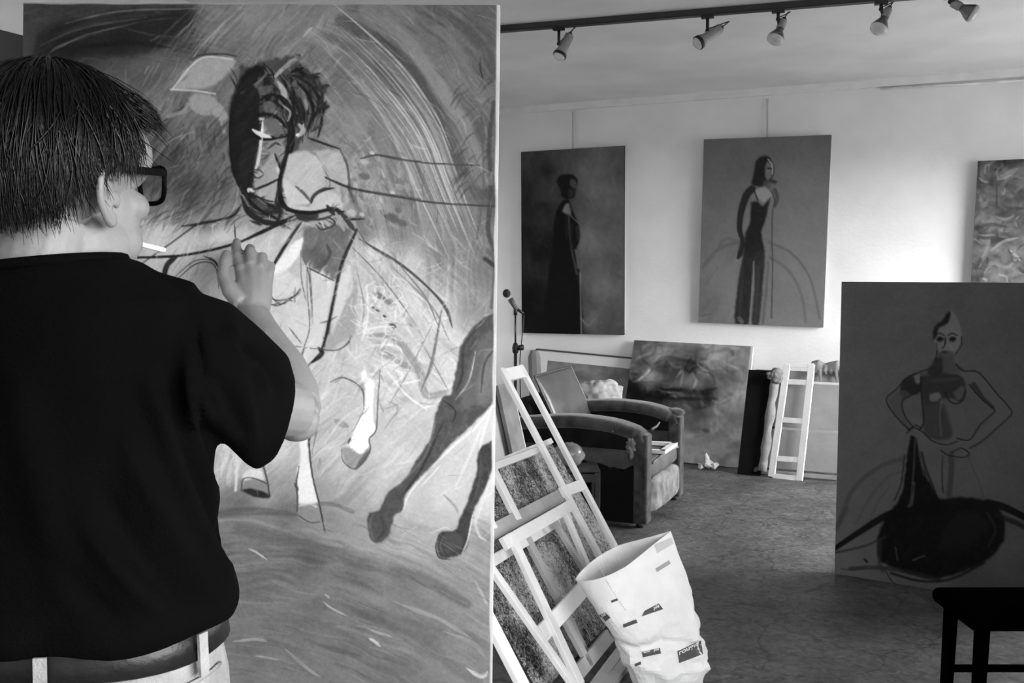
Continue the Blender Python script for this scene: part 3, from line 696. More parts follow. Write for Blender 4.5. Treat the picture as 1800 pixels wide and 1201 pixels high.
    p.poly([(421, 861), (446, 860), (474, 870), (470, 876), (446, 873)], 40, 0.95, 1, 1); p.stroke([(462, 816), (470, 846), (474, 872)], 3, 50, 0.8); p.stroke([(424, 860), (428, 842), (446, 841), (468, 850)], 2, 60, 0.8)
    for k in range(46):
        x = random.uniform(364, 416); y = random.uniform(750, 860)
        p.stroke([(x, y), (x + random.uniform(2, 10), y - random.uniform(6, 40)), (x + random.uniform(4, 18), y - random.uniform(30, 60))], random.uniform(2, 6), random.choice([150, 172, 196, 216, 226]), 0.6, 0.8, 0.5, (0.4, 0.2))
    p.stroke([(382, 752), (372, 790), (368, 820)], 2, 90, 0.8); p.stroke([(416, 770), (416, 830), (414, 862)], 5, 214, 0.8)
    p.scrib(50, (700, 780, 870, 960), -0.95, (18, 60), (2, 5), [146, 160, 198, 210], 0.6, 0.6, 0.25)
    # dark hind legs
    p.poly([(772, 780), (800, 770), (868, 700), (868, 740), (862, 800), (840, 840), (820, 900), (790, 930), (760, 930), (716, 900), (740, 850)], 178, 0.6, 8, 6)
    p.poly([(790, 776), (830, 748), (870, 704), (870, 776), (846, 790), (836, 830), (800, 880), (770, 900), (760, 860)], 196, 0.5, 10, 6)
    p.poly([(876, 542), (836, 571), (811, 606), (800, 659), (793, 692), (777, 699), (766, 728), (759, 768), (733, 808), (711, 844), (682, 866), (668, 896), (650, 902), (645, 921), (656, 954), (682, 942), (693, 908), (708, 896), (716, 866), (752, 826), (795, 778), (822, 754), (866, 706), (876, 640)], 74, 0.96, 2, 2)
    p.poly([(838, 600), (866, 580), (868, 640), (850, 690), (820, 720), (808, 700), (822, 650)], 104, 0.7, 6, 4)
    p.poly([(850, 620), (872, 612), (872, 690), (846, 714), (838, 690)], 128, 0.55, 6, 4)
    for pts, w, t in (([(836, 618), (824, 670), (800, 704)], 2.4, 206), ([(800, 690), (812, 660), (816, 610), (842, 574)], 5, 54), ([(845, 690), (852, 640), (870, 612)], 4, 60), ([(777, 702), (800, 722), (796, 744)], 3, 40), ([(780, 740), (740, 826), (700, 880)], 5, 48), ([(766, 730), (748, 800), (690, 866)], 4, 100), ([(655, 905), (650, 925), (658, 952)], 5, 98), ([(668, 908), (676, 930), (664, 948)], 8, 58), ([(754, 828), (720, 868), (708, 900)], 3, 220), ([(760, 820), (800, 782), (836, 752), (868, 712)], 5, 222), ([(776, 816), (740, 856)], 2, 226)):
        p.stroke(pts, w, t, 0.75, 0.7, 0.4, (0.4, 0.3))
    p.poly([(870, 772), (842, 790), (837, 833), (822, 880), (808, 914), (800, 932), (775, 936), (769, 956), (772, 978), (794, 980), (820, 963), (829, 907), (851, 863), (870, 806)], 58, 0.96, 2, 2)
    p.poly([(776, 944), (796, 938), (814, 946), (806, 966), (786, 974)], 84, 0.5, 4, 3)
    for pts, w, t in (([(831, 905), (822, 950), (812, 974)], 3, 226), ([(772, 938), (766, 960), (772, 980), (792, 984)], 3, 34), ([(778, 944), (774, 962), (782, 978)], 2, 110), ([(846, 800), (842, 850), (826, 896)], 4, 84), ([(852, 868), (836, 912), (842, 940), (854, 950)], 6, 200), ([(866, 712), (850, 760), (842, 792)], 5, 224), ([(856, 730), (830, 790), (800, 860)], 6, 212), ([(870, 820), (846, 890), (836, 920)], 5, 208), ([(780, 870), (800, 890), (806, 904)], 5, 130), ([(690, 930), (678, 950), (660, 960)], 3, 120), ([(790, 930), (780, 928), (756, 938)], 3, 196)):
        p.stroke(pts, w, t, 0.7, 0.7, 0.5, (0.4, 0.3))
    # ground
    p.stroke([(372, 905), (440, 898), (520, 905)], [16, 22, 10], 86, 0.7, 0.9, 0.5); p.stroke([(520, 890), (580, 886), (620, 900)], 8, 96, 0.6, 0.9, 0.6); p.stroke([(372, 918), (440, 914), (540, 948), (600, 960)], 7, 148, 0.6, 0.9, 0.6)
    p.stroke([(420, 930), (520, 950), (620, 985), (720, 1008), (820, 1060)], 30, 90, 0.55, 1, 0.5); p.stroke([(560, 1060), (660, 1090), (760, 1150), (840, 1200)], 26, 92, 0.4, 1, 0.5)
    p.stroke([(660, 985), (760, 1000), (850, 1062)], 26, 140, 0.5, 1, 0.5)
    for pts, w, t in (([(436, 964), (452, 972), (470, 985)], 3.5, 196), ([(568, 1058), (584, 1070), (612, 1084)], 4, 172), ([(570, 1044), (580, 1052)], 4, 180), ([(648, 1122), (658, 1128), (670, 1138)], 6, 206), ([(650, 1108), (690, 1120)], 5, 156), ([(690, 1057), (770, 1088), (828, 1122)], 8, 150), ([(447, 1153), (470, 1156), (492, 1161)], 4, 168), ([(410, 1128), (450, 1124), (470, 1128)], 6, 158), ([(500, 1140), (540, 1175), (562, 1190)], 6, 150), ([(820, 1175), (846, 1190), (858, 1180)], 8, 196), ([(834, 1020), (850, 1050), (858, 1068)], 5, 176), ([(806, 980), (840, 1000), (856, 1010)], 5, 160), ([(780, 1110), (830, 1130), (856, 1160)], 7, 144)):
        p.stroke(pts, w, t, 0.85, 0.7, 0.5, (0.2, 0.1))
    p.dabs(60, (360, 930, 890, 1330), flow, (24, 80), (2, 4), 26, 0.6, 0.7, 0.08)
    p.scrib(260, (230, 380, 880, 880), -0.85, (18, 60), (1, 2.2), [96, 120, 140, 214, 228, 236], 0.55, 0.4, 0.5, 0.12)
    p.scrib(150, (220, 10, 880, 400), flow, (18, 60), (1, 2.2), [50, 64, 84, 160, 184, 200], 0.55, 0.4, 0.3, 0.12)
    p.scrib(120, (370, 900, 880, 1300), flow, (20, 70), (1, 2), [80, 92, 138, 156, 170], 0.5, 0.5, 0.08, 0.08)
    p.a[:] = (p.a - 128) * 1.07 + 128
    # closer work on the rider: hair, face, collar, reins
    for pts, t, a in (([(409, 292), (404, 236), (410, 200), (424, 168), (446, 150), (456, 176), (452, 230), (444, 262), (440, 320), (424, 336)], 20, .9), ([(440, 240), (456, 246), (450, 290), (440, 300), (432, 330), (420, 300), (424, 260)], 40, .6), ([(461, 180), (478, 178), (482, 194), (468, 198)], 108, .8), ([(454, 154), (472, 150), (476, 162), (458, 168)], 96, .8), ([(461, 211), (479, 209), (498, 226), (488, 241), (474, 234)], 104, .95), ([(472, 250), (488, 246), (500, 252), (498, 268), (480, 272), (470, 264)], 142, .85), ([(464, 289), (483, 268), (492, 304), (472, 320), (450, 331), (448, 314)], 166, .92), ([(475, 330), (486, 322), (486, 356), (464, 351)], 166, .92), ([(486, 143), (497, 151), (505, 163), (503, 177), (495, 169), (491, 155)], 172, .95),
                  ([(507, 272), (547, 271), (569, 296), (568, 330), (547, 349), (538, 345), (502, 310)], 192, .95), ([(498, 313), (520, 332), (540, 350), (543, 358), (509, 359), (497, 326)], 206, .95), ([(553, 349), (572, 336), (586, 338), (599, 351), (600, 365), (577, 358), (547, 367)], 202, .95), ([(574, 283), (600, 278), (611, 300), (614, 322), (596, 324), (580, 314)], 180, .85), ([(517, 374), (551, 373), (560, 380), (543, 390), (524, 386)], 44, .9),
                  ([(504, 539), (536, 536), (571, 520), (586, 508), (576, 560), (565, 604), (536, 607), (516, 574)], 212, .7), ([(472, 486), (506, 476), (527, 506), (506, 518), (474, 500)], 216, .8), ([(602, 470), (622, 500), (604, 540), (582, 590), (588, 530)], 214, .7)):
        p.poly(pts, t, a, 1, 1.5)
    for pts, w, t in (([(461, 169), (490, 168), (508, 183), (522, 208), (515, 228)], 4, 22), ([(497, 176), (515, 197), (520, 218)], 3, 30), ([(497, 185), (510, 197), (506, 213)], 4, 150), ([(483, 134), (490, 128), (496, 120)], 6, 152), ([(504, 113), (514, 106), (522, 104)], 6, 142), ([(511, 127), (522, 123), (533, 119)], 5, 16), ([(515, 133), (540, 135), (562, 129)], 6, 34), ([(522, 144), (543, 168), (551, 196)], 5, 20), ([(511, 167), (529, 186), (526, 216)], 6, 38), ([(561, 160), (568, 153), (578, 150)], 7, 46), ([(566, 162), (567, 188), (578, 187)], 7, 42), ([(547, 232), (568, 218)], 4, 60), ([(550, 140), (557, 160)], 8, 42), ([(536, 174), (540, 192)], 5, 140), ([(515, 146), (528, 170)], 8, 94), ([(526, 219), (533, 229), (526, 239)], 8, 166), ([(521, 238), (525, 236)], 5, 236),
                      ([(468, 201), (490, 209), (505, 227)], 5, 18), ([(456, 211), (465, 208)], 3, 192), ([(444, 228), (458, 237), (477, 242)], 6, 226), ([(440, 231), (461, 245), (497, 241), (506, 236)], 4, 14), ([(461, 243), (457, 268), (454, 285), (448, 300)], [4, 4, 5, 7], 206), ([(439, 302), (454, 298), (464, 306)], 2, 58), ([(441, 309), (454, 313), (464, 307)], 2.4, 52), ([(446, 317), (458, 317)], 3, 150), ([(487, 294), (491, 306)], 6, 206), ([(471, 262), (484, 252), (494, 256)], 4, 60),
                      ([(509, 226), (506, 262), (496, 300), (492, 320), (492, 338), (504, 366), (538, 374), (574, 370), (594, 368)], [10, 9, 8, 7, 6, 7, 7, 6, 6], 20), ([(483, 270), (488, 284), (496, 303)], 4, 34), ([(492, 320), (485, 354), (490, 375)], 4, 40), ([(490, 315), (471, 324), (445, 334)], 4, 28), ([(436, 335), (439, 335)], 6, 204), ([(441, 340), (464, 351), (486, 356)], 3, 34), ([(424, 345), (438, 374), (470, 392), (500, 388)], [8, 14, 12, 8], 28), ([(520, 328), (534, 340), (547, 356)], 5, 92), ([(547, 357), (551, 345), (566, 334), (584, 331)], 6, 48), ([(598, 264), (610, 289), (615, 328), (622, 356)], 4, 88), ([(541, 243), (566, 252), (596, 262)], 3, 44), ([(572, 312), (615, 330), (652, 337)], 4, 58), ([(575, 362), (586, 374), (604, 372)], 8, 38), ([(602, 376), (612, 390), (624, 406)], 8, 58), ([(590, 374), (598, 390), (605, 406)], 7, 162), ([(558, 385), (581, 384), (588, 395), (566, 404), (555, 394)], 3, 58), ([(564, 389), (570, 401)], 3, 192), ([(572, 388), (580, 399)], 3, 180), ([(434, 420), (475, 401), (518, 379)], 6.5, 26), ([(509, 419), (530, 391)], 5, 56),
                      ([(539, 440), (540, 510), (544, 574), (536, 606), (524, 636)], 1.8, 104), ([(543, 450), (547, 510), (550, 572)], 1.8, 100), ([(472, 513), (484, 528), (515, 522), (528, 507)], 2.6, 56), ([(469, 533), (488, 537), (503, 530)], 2.2, 70), ([(540, 470), (560, 480), (588, 494)], 2.4, 66), ([(574, 430), (580, 446), (570, 466)], 6, 76), ([(704, 468), (747, 521), (770, 572)], 2.6, 118), ([(776, 546), (758, 636), (740, 688)], 3.2, 112), ([(640, 425), (704, 464), (758, 511), (783, 543), (795, 576)], 4, 72)):
        p.stroke(pts, w, t, 0.95, 0.45, 0.15, (0.5, 0.4))
    p.brush((396, 90, 640, 430), 0, 0, 12, 2.2, 30, 20, -0.8)
    p.dabs(130, (405, 95, 640, 420), -0.8, (8, 26), (2, 4), 16, 0.6, 0.5, 0.7, 0.2)
    p.dabs(120, (470, 420, 800, 640), -1.0, (14, 40), (2, 5), 14, 0.6, 0.5, 0.5, 0.2)
    p.mottle(6, 4, 4, 3)
    # bare canvas along the right rim
    X, Y = p.grid()
    rim = 878.5 - (Y - 9) * (15.5 / 1326.0)
    k = np.clip((X - rim + 5.5 + (nz2(Y / 60, Y * 0 + 5) - 0.5) * 2.5) / 2.0, 0, 1)
    p.a += (204 + (nz2(Y / 40, Y * 0 + 9) - 0.5) * 30 - p.a) * k
    k = np.clip((8 - Y + 2 * (nz2(X / 30, Y * 0) - 0.5)) / 2, 0, 1)
    p.a += (178 - p.a) * k * 0.8
    p.mottle(5, 3, 3, 2)
    return p
EASEL_N = V((0, -math.cos(0.06), math.sin(0.06)))
EASEL_P = at(450, 480, 1.8)
cvp = lambda x, y: onplane(x, y, EASEL_P, EASEL_N)
BIG = canvas('painting', 'huge canvas of a rider and rearing horse that the man is painting', 'painting', cvp(41, 4), cvp(879, 9), cvp(863, 1335), cvp(26, 1335), paint_big(), 0.035, 0.00165, None, GAIN_BIG)
# easel that carries it
e_n = -EASEL_N
t = thing('easel', 'wooden studio easel behind the huge horse and rider canvas', 'easel', V((-0.42, 2.1, 0)))
by = cvp(450, 1335)
def ez(x, z, off):                                   # a point of the easel plane at world x, z
    p0 = EASEL_P + e_n * off
    y = p0.y + (z - p0.z) * math.tan(0.06)
    return V((x, y, z))
b = MB(); b.beam(ez(-0.75, by.z - 0.022, 0.0), ez(-0.1, by.z - 0.022, 0.0), V((0, 1, 0)), 0.14, 0.035); b.build('ledge', M_WOODG, t, bevel=0.004)
for x in (-0.62, -0.24):
    b = MB(); b.beam(ez(x, 0.0, 0.085), ez(x, 1.5, 0.085), V((1, 0, 0)), 0.06, 0.035); b.build('upright', M_WOODG, t, bevel=0.003)
    b = MB(); b.beam(V((x, ez(x, 1.3, 0.11).y, 1.3)), V((x, 2.62, 0.012)), V((1, 0, 0)), 0.045, 0.03); b.build('rear_leg', M_WOODG, t, bevel=0.003)
for z in (0.25, 1.25):
    b = MB(); b.beam(ez(-0.66, z, 0.112), ez(-0.2, z, 0.112), V((0, 0, 1)), 0.06, 0.02); b.build('crossbar', M_WOODG, t, bevel=0.003)
# ================================================================== paintings on and against the back wall
def rect_fit(c):
    TL, TR, BR, BL = [V(p) for p in c]
    ce = (TL + TR + BR + BL) / 4
    x = ((TR - TL) + (BR - BL)) / 4; y = ((BL - TL) + (BR - TR)) / 4
    hx, hy = x.length, y.length
    xn = x.normalized(); yn = (y - xn * y.dot(xn) * 0.5).normalized(); xn = (xn - yn * xn.dot(yn)).normalized()
    return [ce - xn * hx - yn * hy, ce + xn * hx - yn * hy, ce + xn * hx + yn * hy, ce - xn * hx + yn * hy]
M_WIRE = mat('picture_wire', 178, 0.8, 0.1)
def hang_wire(px, py0, py1, label):
    p0 = wallpt(px, py0, 0.03); p1 = wallpt(px, py1, 0.03)
    b = MB(); b.tube([p0, p1], 0.0065, 6)
    b.tube([p0 + V((0, 0, 0.01)), p0 + V((0, 0, -0.02))], 0.008, 6)
    return tag(b.build('hanging_cord', M_WIRE), label, 'cord', 'picture cords on the back wall')
def paint_dark_woman():
    p = Paint(900, 240, 1115, 605, 70)
    p.field([(930, 275, 62), (960, 300, 46), (1000, 275, 82), (1060, 275, 92), (1085, 300, 84), (1050, 340, 104), (1030, 300, 98), (1075, 400, 92), (1040, 420, 106), (1060, 500, 98), (1040, 560, 92), (1080, 570, 74), (1085, 480, 82), (925, 330, 36), (950, 370, 30), (970, 330, 52), (930, 420, 20), (960, 440, 16), (930, 520, 9), (960, 570, 9), (1000, 580, 16), (985, 300, 70)])
    p.mottle(14, 22, 30, 4); p.mottle(7, 6, 8, 3)
    p.dabs(120, (905, 250, 1105, 595), 1.2, (12, 36), (3, 8), 10, 0.5, 0.6, 0.6)
    p.poly([(990, 352), (1000, 352), (1008, 374), (1017, 396), (1018, 424), (1012, 442), (1018, 480), (1020, 600), (955, 600), (962, 500), (972, 430), (974, 388), (981, 364)], 8, 0.97, 2, 1)
    p.poly([(978, 320), (982, 310), (994, 306), (1008, 308), (1015, 318), (1012, 332), (1010, 346), (1000, 350), (988, 346), (984, 332)], 18, 0.97, 2, 1)
    p.poly([(1003, 314), (1012, 318), (1013, 330), (1006, 330), (1002, 322)], 84, 0.8, 2, 1); p.poly([(1000, 332), (1010, 334), (1008, 346), (999, 345)], 44, 0.8, 2, 1)
    p.poly([(988, 372), (994, 360), (1000, 358), (1004, 376), (998, 378)], 116, 0.9, 2, 1); p.stroke([(996, 372), (1006, 382), (1016, 392)], 2, 110, 0.7)
    for pts, w, t in (([(1000, 378), (1001, 410), (1005, 440), (1014, 482)], 4, 66), ([(995, 380), (996, 420)], 4, 30), ([(1005, 395), (1003, 420), (1006, 436)], 6, 30), ([(1014, 400), (1016, 420)], 6, 46), ([(1012, 440), (1016, 470)], 5, 92), ([(1020, 480), (1022, 590)], 3, 118), ([(1021, 560), (1034, 572), (1046, 560)], 4, 106)):
        p.stroke(pts, w, t, 0.8, 0.8, 0.3)
    return p
q = rect_fit([wallpt(915, 268, 0.055), wallpt(1098, 255, 0.055), wallpt(1095, 590, 0.055), wallpt(918, 585, 0.055)])
canvas('painting', 'dark painting of a woman in black seen in profile, hung on the white wall', 'painting', *q, paint_dark_woman(), 0.035, 0.0075, M_CANVASD, GAIN_WALL)
hang_wire(1007, 198, 262, 'thin cord above the dark painting of the woman in profile')

def paint_trouser_woman():
    p = Paint(1205, 225, 1480, 590, 100)
    p.field([(1250, 260, 98), (1350, 250, 100), (1450, 250, 96), (1240, 400, 102), (1450, 400, 106), (1240, 540, 98), (1280, 520, 110), (1440, 550, 104), (1400, 350, 106), (1300, 300, 96), (1390, 530, 106)])
    p.mottle(5, 30, 30, 3); p.mottle(4, 5, 5, 2)
    p.dabs(50, (1225, 430, 1310, 570), -1.1, (18, 40), (4, 8), 9, 0.5, 0.6, 0.2)
    for pts, w, t, al in (([(1234, 470), (1262, 440), (1290, 428), (1306, 432)], 7, 82, .6), ([(1352, 426), (1392, 446), (1424, 490), (1441, 560)], 5, 80, .6), ([(1352, 452), (1384, 474), (1408, 516), (1416, 566)], 6, 84, .6), ([(1260, 440), (1275, 420), (1300, 425)], 6, 84, .5), ([(1240, 500), (1262, 470)], 4, 86, .4)):
        p.stroke(pts, w, t, al, 0.9, 0.4)
    p.poly([(1328, 284), (1340, 274), (1353, 278), (1360, 296), (1358, 312), (1350, 322), (1344, 328), (1326, 326), (1321, 322), (1325, 304)], 30, 0.97, 1, 1)
    p.poly([(1348, 284), (1356, 288), (1359, 302), (1354, 314), (1347, 316), (1345, 298)], 112, 0.85, 1, 1); p.stroke([(1350, 280), (1357, 290), (1358, 306)], 2.5, 168, 0.8); p.stroke([(1350, 296), (1355, 297)], 3, 30, 0.9)
    p.stroke([(1354, 318), (1362, 320)], 7, 46, 0.8); p.poly([(1342, 318), (1352, 318), (1354, 332), (1340, 332)], 74, 0.8, 1, 1)
    p.poly([(1326, 336), (1344, 328), (1356, 340), (1354, 352), (1346, 356), (1336, 352), (1328, 344)], 136, 0.9, 1, 1)
    p.stroke([(1362, 334), (1366, 348), (1362, 362)], 7, 66, 0.8); p.stroke([(1356, 336), (1362, 354), (1358, 372), (1357, 420), (1358, 470), (1356, 560)], 1.8, 50, 0.85)
    p.stroke([(1322, 332), (1312, 344), (1303, 372), (1300, 402), (1305, 424), (1301, 446), (1297, 454)], [12, 13, 11, 9, 7, 9, 4], 32, 0.95, 0.4); p.stroke([(1325, 345), (1318, 380), (1316, 396)], 3, 110, 0.6)
    p.poly([(1320, 356), (1331, 354), (1340, 362), (1348, 354), (1352, 352), (1345, 388), (1338, 412), (1343, 446), (1310, 450), (1310, 412), (1318, 392)], 28, 0.97, 1, 1); p.stroke([(1326, 336), (1332, 352)], 2.5, 28, 0.9); p.stroke([(1354, 348), (1350, 362)], 2, 40, 0.8)
    p.poly([(1308, 440), (1327, 446), (1323, 492), (1316, 567), (1292, 567), (1297, 500)], 34, 0.95, 1, 1); p.poly([(1326, 444), (1344, 444), (1341, 500), (1334, 569), (1322, 569), (1326, 500)], 40, 0.95, 1, 1)
    p.stroke([(1325, 460), (1323, 500), (1318, 566)], 3, 108, 0.9); p.stroke([(1300, 560), (1304, 566)], 8, 100, 0.7); p.stroke([(1306, 470), (1300, 560)], 5, 60, 0.5, 0.8, 0.5); p.stroke([(1334, 470), (1328, 566)], 4, 66, 0.5, 0.8, 0.5)
    p.stroke([(1350, 462), (1346, 520), (1341, 568)], 6, 74, 0.6, 0.8, 0.5); p.stroke([(1230, 556), (1250, 552)], 2.5, 70, 0.6, 0.7, 0.6)
    return p
q = rect_fit([wallpt(1239, 246, 0.075), wallpt(1461, 236, 0.075), wallpt(1447, 576, 0.05), wallpt(1226, 567, 0.05)])
canvas('painting', 'grey painting of a woman in dark trousers, hung in the middle of the white wall', 'painting', *q, paint_trouser_woman(), 0.035, 0.007, M_CANVASG, GAIN_WALL)
hang_wire(1349, 176, 243, 'thin cord above the grey painting of the woman in trousers')

def paint_tangle():
    p = Paint(1700, 265, 2060, 560, 70)
    p.mottle(40, 30, 20, 4); p.mottle(16, 8, 8, 3)
    def ar(x, y): return math.sin(x / 30.0) * 1.2 + math.cos(y / 40.0)
    p.dabs(260, (1705, 270, 2050, 555), ar, (14, 46), (3, 11), 30, 0.7, 0.6, 0.6, 0.5)
    for pts, w, t in (([(1731, 305), (1733, 292), (1742, 290)], 5, 150), ([(1752, 315), (1770, 308), (1788, 296)], 14, 140), ([(1748, 300), (1770, 288), (1796, 284)], 5, 30), ([(1722, 345), (1728, 362), (1738, 350)], 9, 130), ([(1750, 380), (1768, 386), (1784, 378)], 5, 136), ([(1752, 320), (1752, 370)], 4, 26), ([(1742, 440), (1766, 424), (1790, 418)], 8, 140), ([(1722, 470), (1734, 440), (1740, 420)], 8, 120), ([(1730, 480), (1746, 462), (1770, 470), (1790, 452)], 9, 128), ([(1718, 400), (1740, 395), (1780, 400)], 8, 44), ([(1720, 290), (1722, 330)], 8, 34), ([(1776, 440), (1796, 460)], 8, 150), ([(1738, 452), (1735, 466)], 8, 30), ([(1760, 350), (1780, 340), (1792, 360)], 12, 60)):
        p.stroke(pts, w * 0.8, t, 0.6, 0.6, 0.6, (0.3, 0.2))
    p.scrib(160, (1705, 270, 2050, 555), ar, (10, 34), (1.5, 5), [20, 34, 50, 90, 112, 130, 146], 0.8, 0.45, 0.7, 0.5)
    return p
a0 = wallpt(1719, 283, 0.085); b0 = wallpt(1790, 278, 0.085)
xd = (b0 - a0).normalized(); yd = V((0, 0, -1)); xd = (xd - yd * xd.dot(yd)).normalized()
a0 = wallpt(1719, 283, 0.085)
canvas('painting', 'busy grey abstract painting cut off at the right edge of the picture', 'painting', a0, a0 + xd * 0.72, a0 + xd * 0.72 + yd * 0.92 - UX * 0.02, a0 + yd * 0.92 - UX * 0.02, paint_tangle(), 0.045, 0.006, M_CANVASG, GAIN_WALL)

# the canvas leaning on the wall behind the armchair
def paint_heads():
    p = Paint(1060, 585, 1345, 840, 95)
    p.field([(1125, 610, 80), (1160, 620, 92), (1200, 615, 84), (1260, 620, 108), (1310, 620, 92), (1120, 650, 62), (1140, 660, 110), (1170, 650, 60), (1110, 690, 40), (1160, 690, 40), (1200, 640, 62), (1210, 670, 84), (1240, 660, 86), (1240, 700, 56), (1280, 640, 90), (1310, 690, 128), (1270, 700, 108), (1260, 740, 112), (1300, 760, 122), (1240, 790, 116), (1290, 810, 118), (1180, 780, 110), (1100, 780, 90)])
    p.mottle(22, 34, 24, 4); p.mottle(10, 9, 9, 3)
    p.dabs(150, (1075, 590, 1330, 830), lambda x, y: -0.5 + math.sin(x / 25.0) + y / 90.0, (14, 40), (3, 8), 16, 0.5, 0.6, 0.5, 0.5)
    for pts, w, t, a in (([(1122, 668), (1138, 656), (1142, 648)], 7, 168, .7), ([(1112, 672), (1128, 668), (1142, 672)], 4, 130, .6), ([(1188, 664), (1200, 652), (1196, 680)], 8, 128, .6), ([(1216, 656), (1224, 668), (1218, 684)], 7, 138, .6), ([(1226, 656), (1240, 652), (1246, 662)], 7, 140, .6), ([(1160, 684), (1200, 686), (1236, 690), (1260, 682)], 12, 34, .7), ([(1150, 640), (1170, 630), (1210, 636), (1236, 640)], 12, 40, .6), ([(1150, 690), (1180, 700), (1240, 702)], 10, 36, .6), ([(1262, 640), (1280, 652), (1296, 656)], 5, 66, .6), ([(1270, 636), (1300, 650)], 6, 124, .6), ([(1252, 704), (1266, 708), (1284, 698)], 3, 160, .6), ([(1240, 712), (1254, 712)], 5, 44, .7), ([(1236, 756), (1246, 758)], 11, 62, .7), ([(1220, 770), (1240, 764)], 2.5, 60, .7), ([(1276, 690), (1288, 694)], 9, 86, .7), ([(1126, 620), (1134, 608), (1160, 604)], 6, 118, .6), ([(1250, 740), (1270, 760), (1290, 752)], 2.5, 90, .5), ([(1200, 690), (1176, 690), (1150, 684)], 4, 120, .5)):
        p.stroke(pts, w * 0.75, t, a * 0.9, 0.6, 0.65, (0.3, 0.2))
    p.scrib(60, (1090, 620, 1260, 720), 0.3, (14, 40), (2, 6), [26, 34, 44, 60, 100, 118], 0.6, 0.5, 0.7, 0.3)
    p.scrib(40, (1110, 600, 1320, 640), -0.3, (16, 44), (3, 8), [62, 78, 112, 124], 0.5, 0.5, 0.4, 0.3)
    p.scrib(50, (1220, 680, 1318, 815), 0.8, (14, 44), (2, 7), [88, 100, 130, 142], 0.5, 0.5, 0.7, 0.4)
    p.a[:] = p.blur(p.a, 1); p.a[:] = (p.a - 84) * 1.9 + 96
    X, Y = p.grid(); rim = 1324 - (Y - 610) * (23.0 / 213)
    k = np.clip((X - rim + 5) / 2, 0, 1); p.a += (176 - p.a) * k
    return p
BR = onfloor(1301, 824) + V((0, 0, 0.004)); TR = wallpt(1324, 609, 0.05); TL = wallpt(1115, 598, 0.05); BL = BR + (TL - TR)
BL.z = max(BL.z, 0.004)
canvas('painting', 'large dark canvas of blurred heads leaning on the wall behind the armchair', 'painting', TL, TR, BR, BL, paint_heads(), 0.03, 0.007, M_CANVAS, GAIN_WALL)

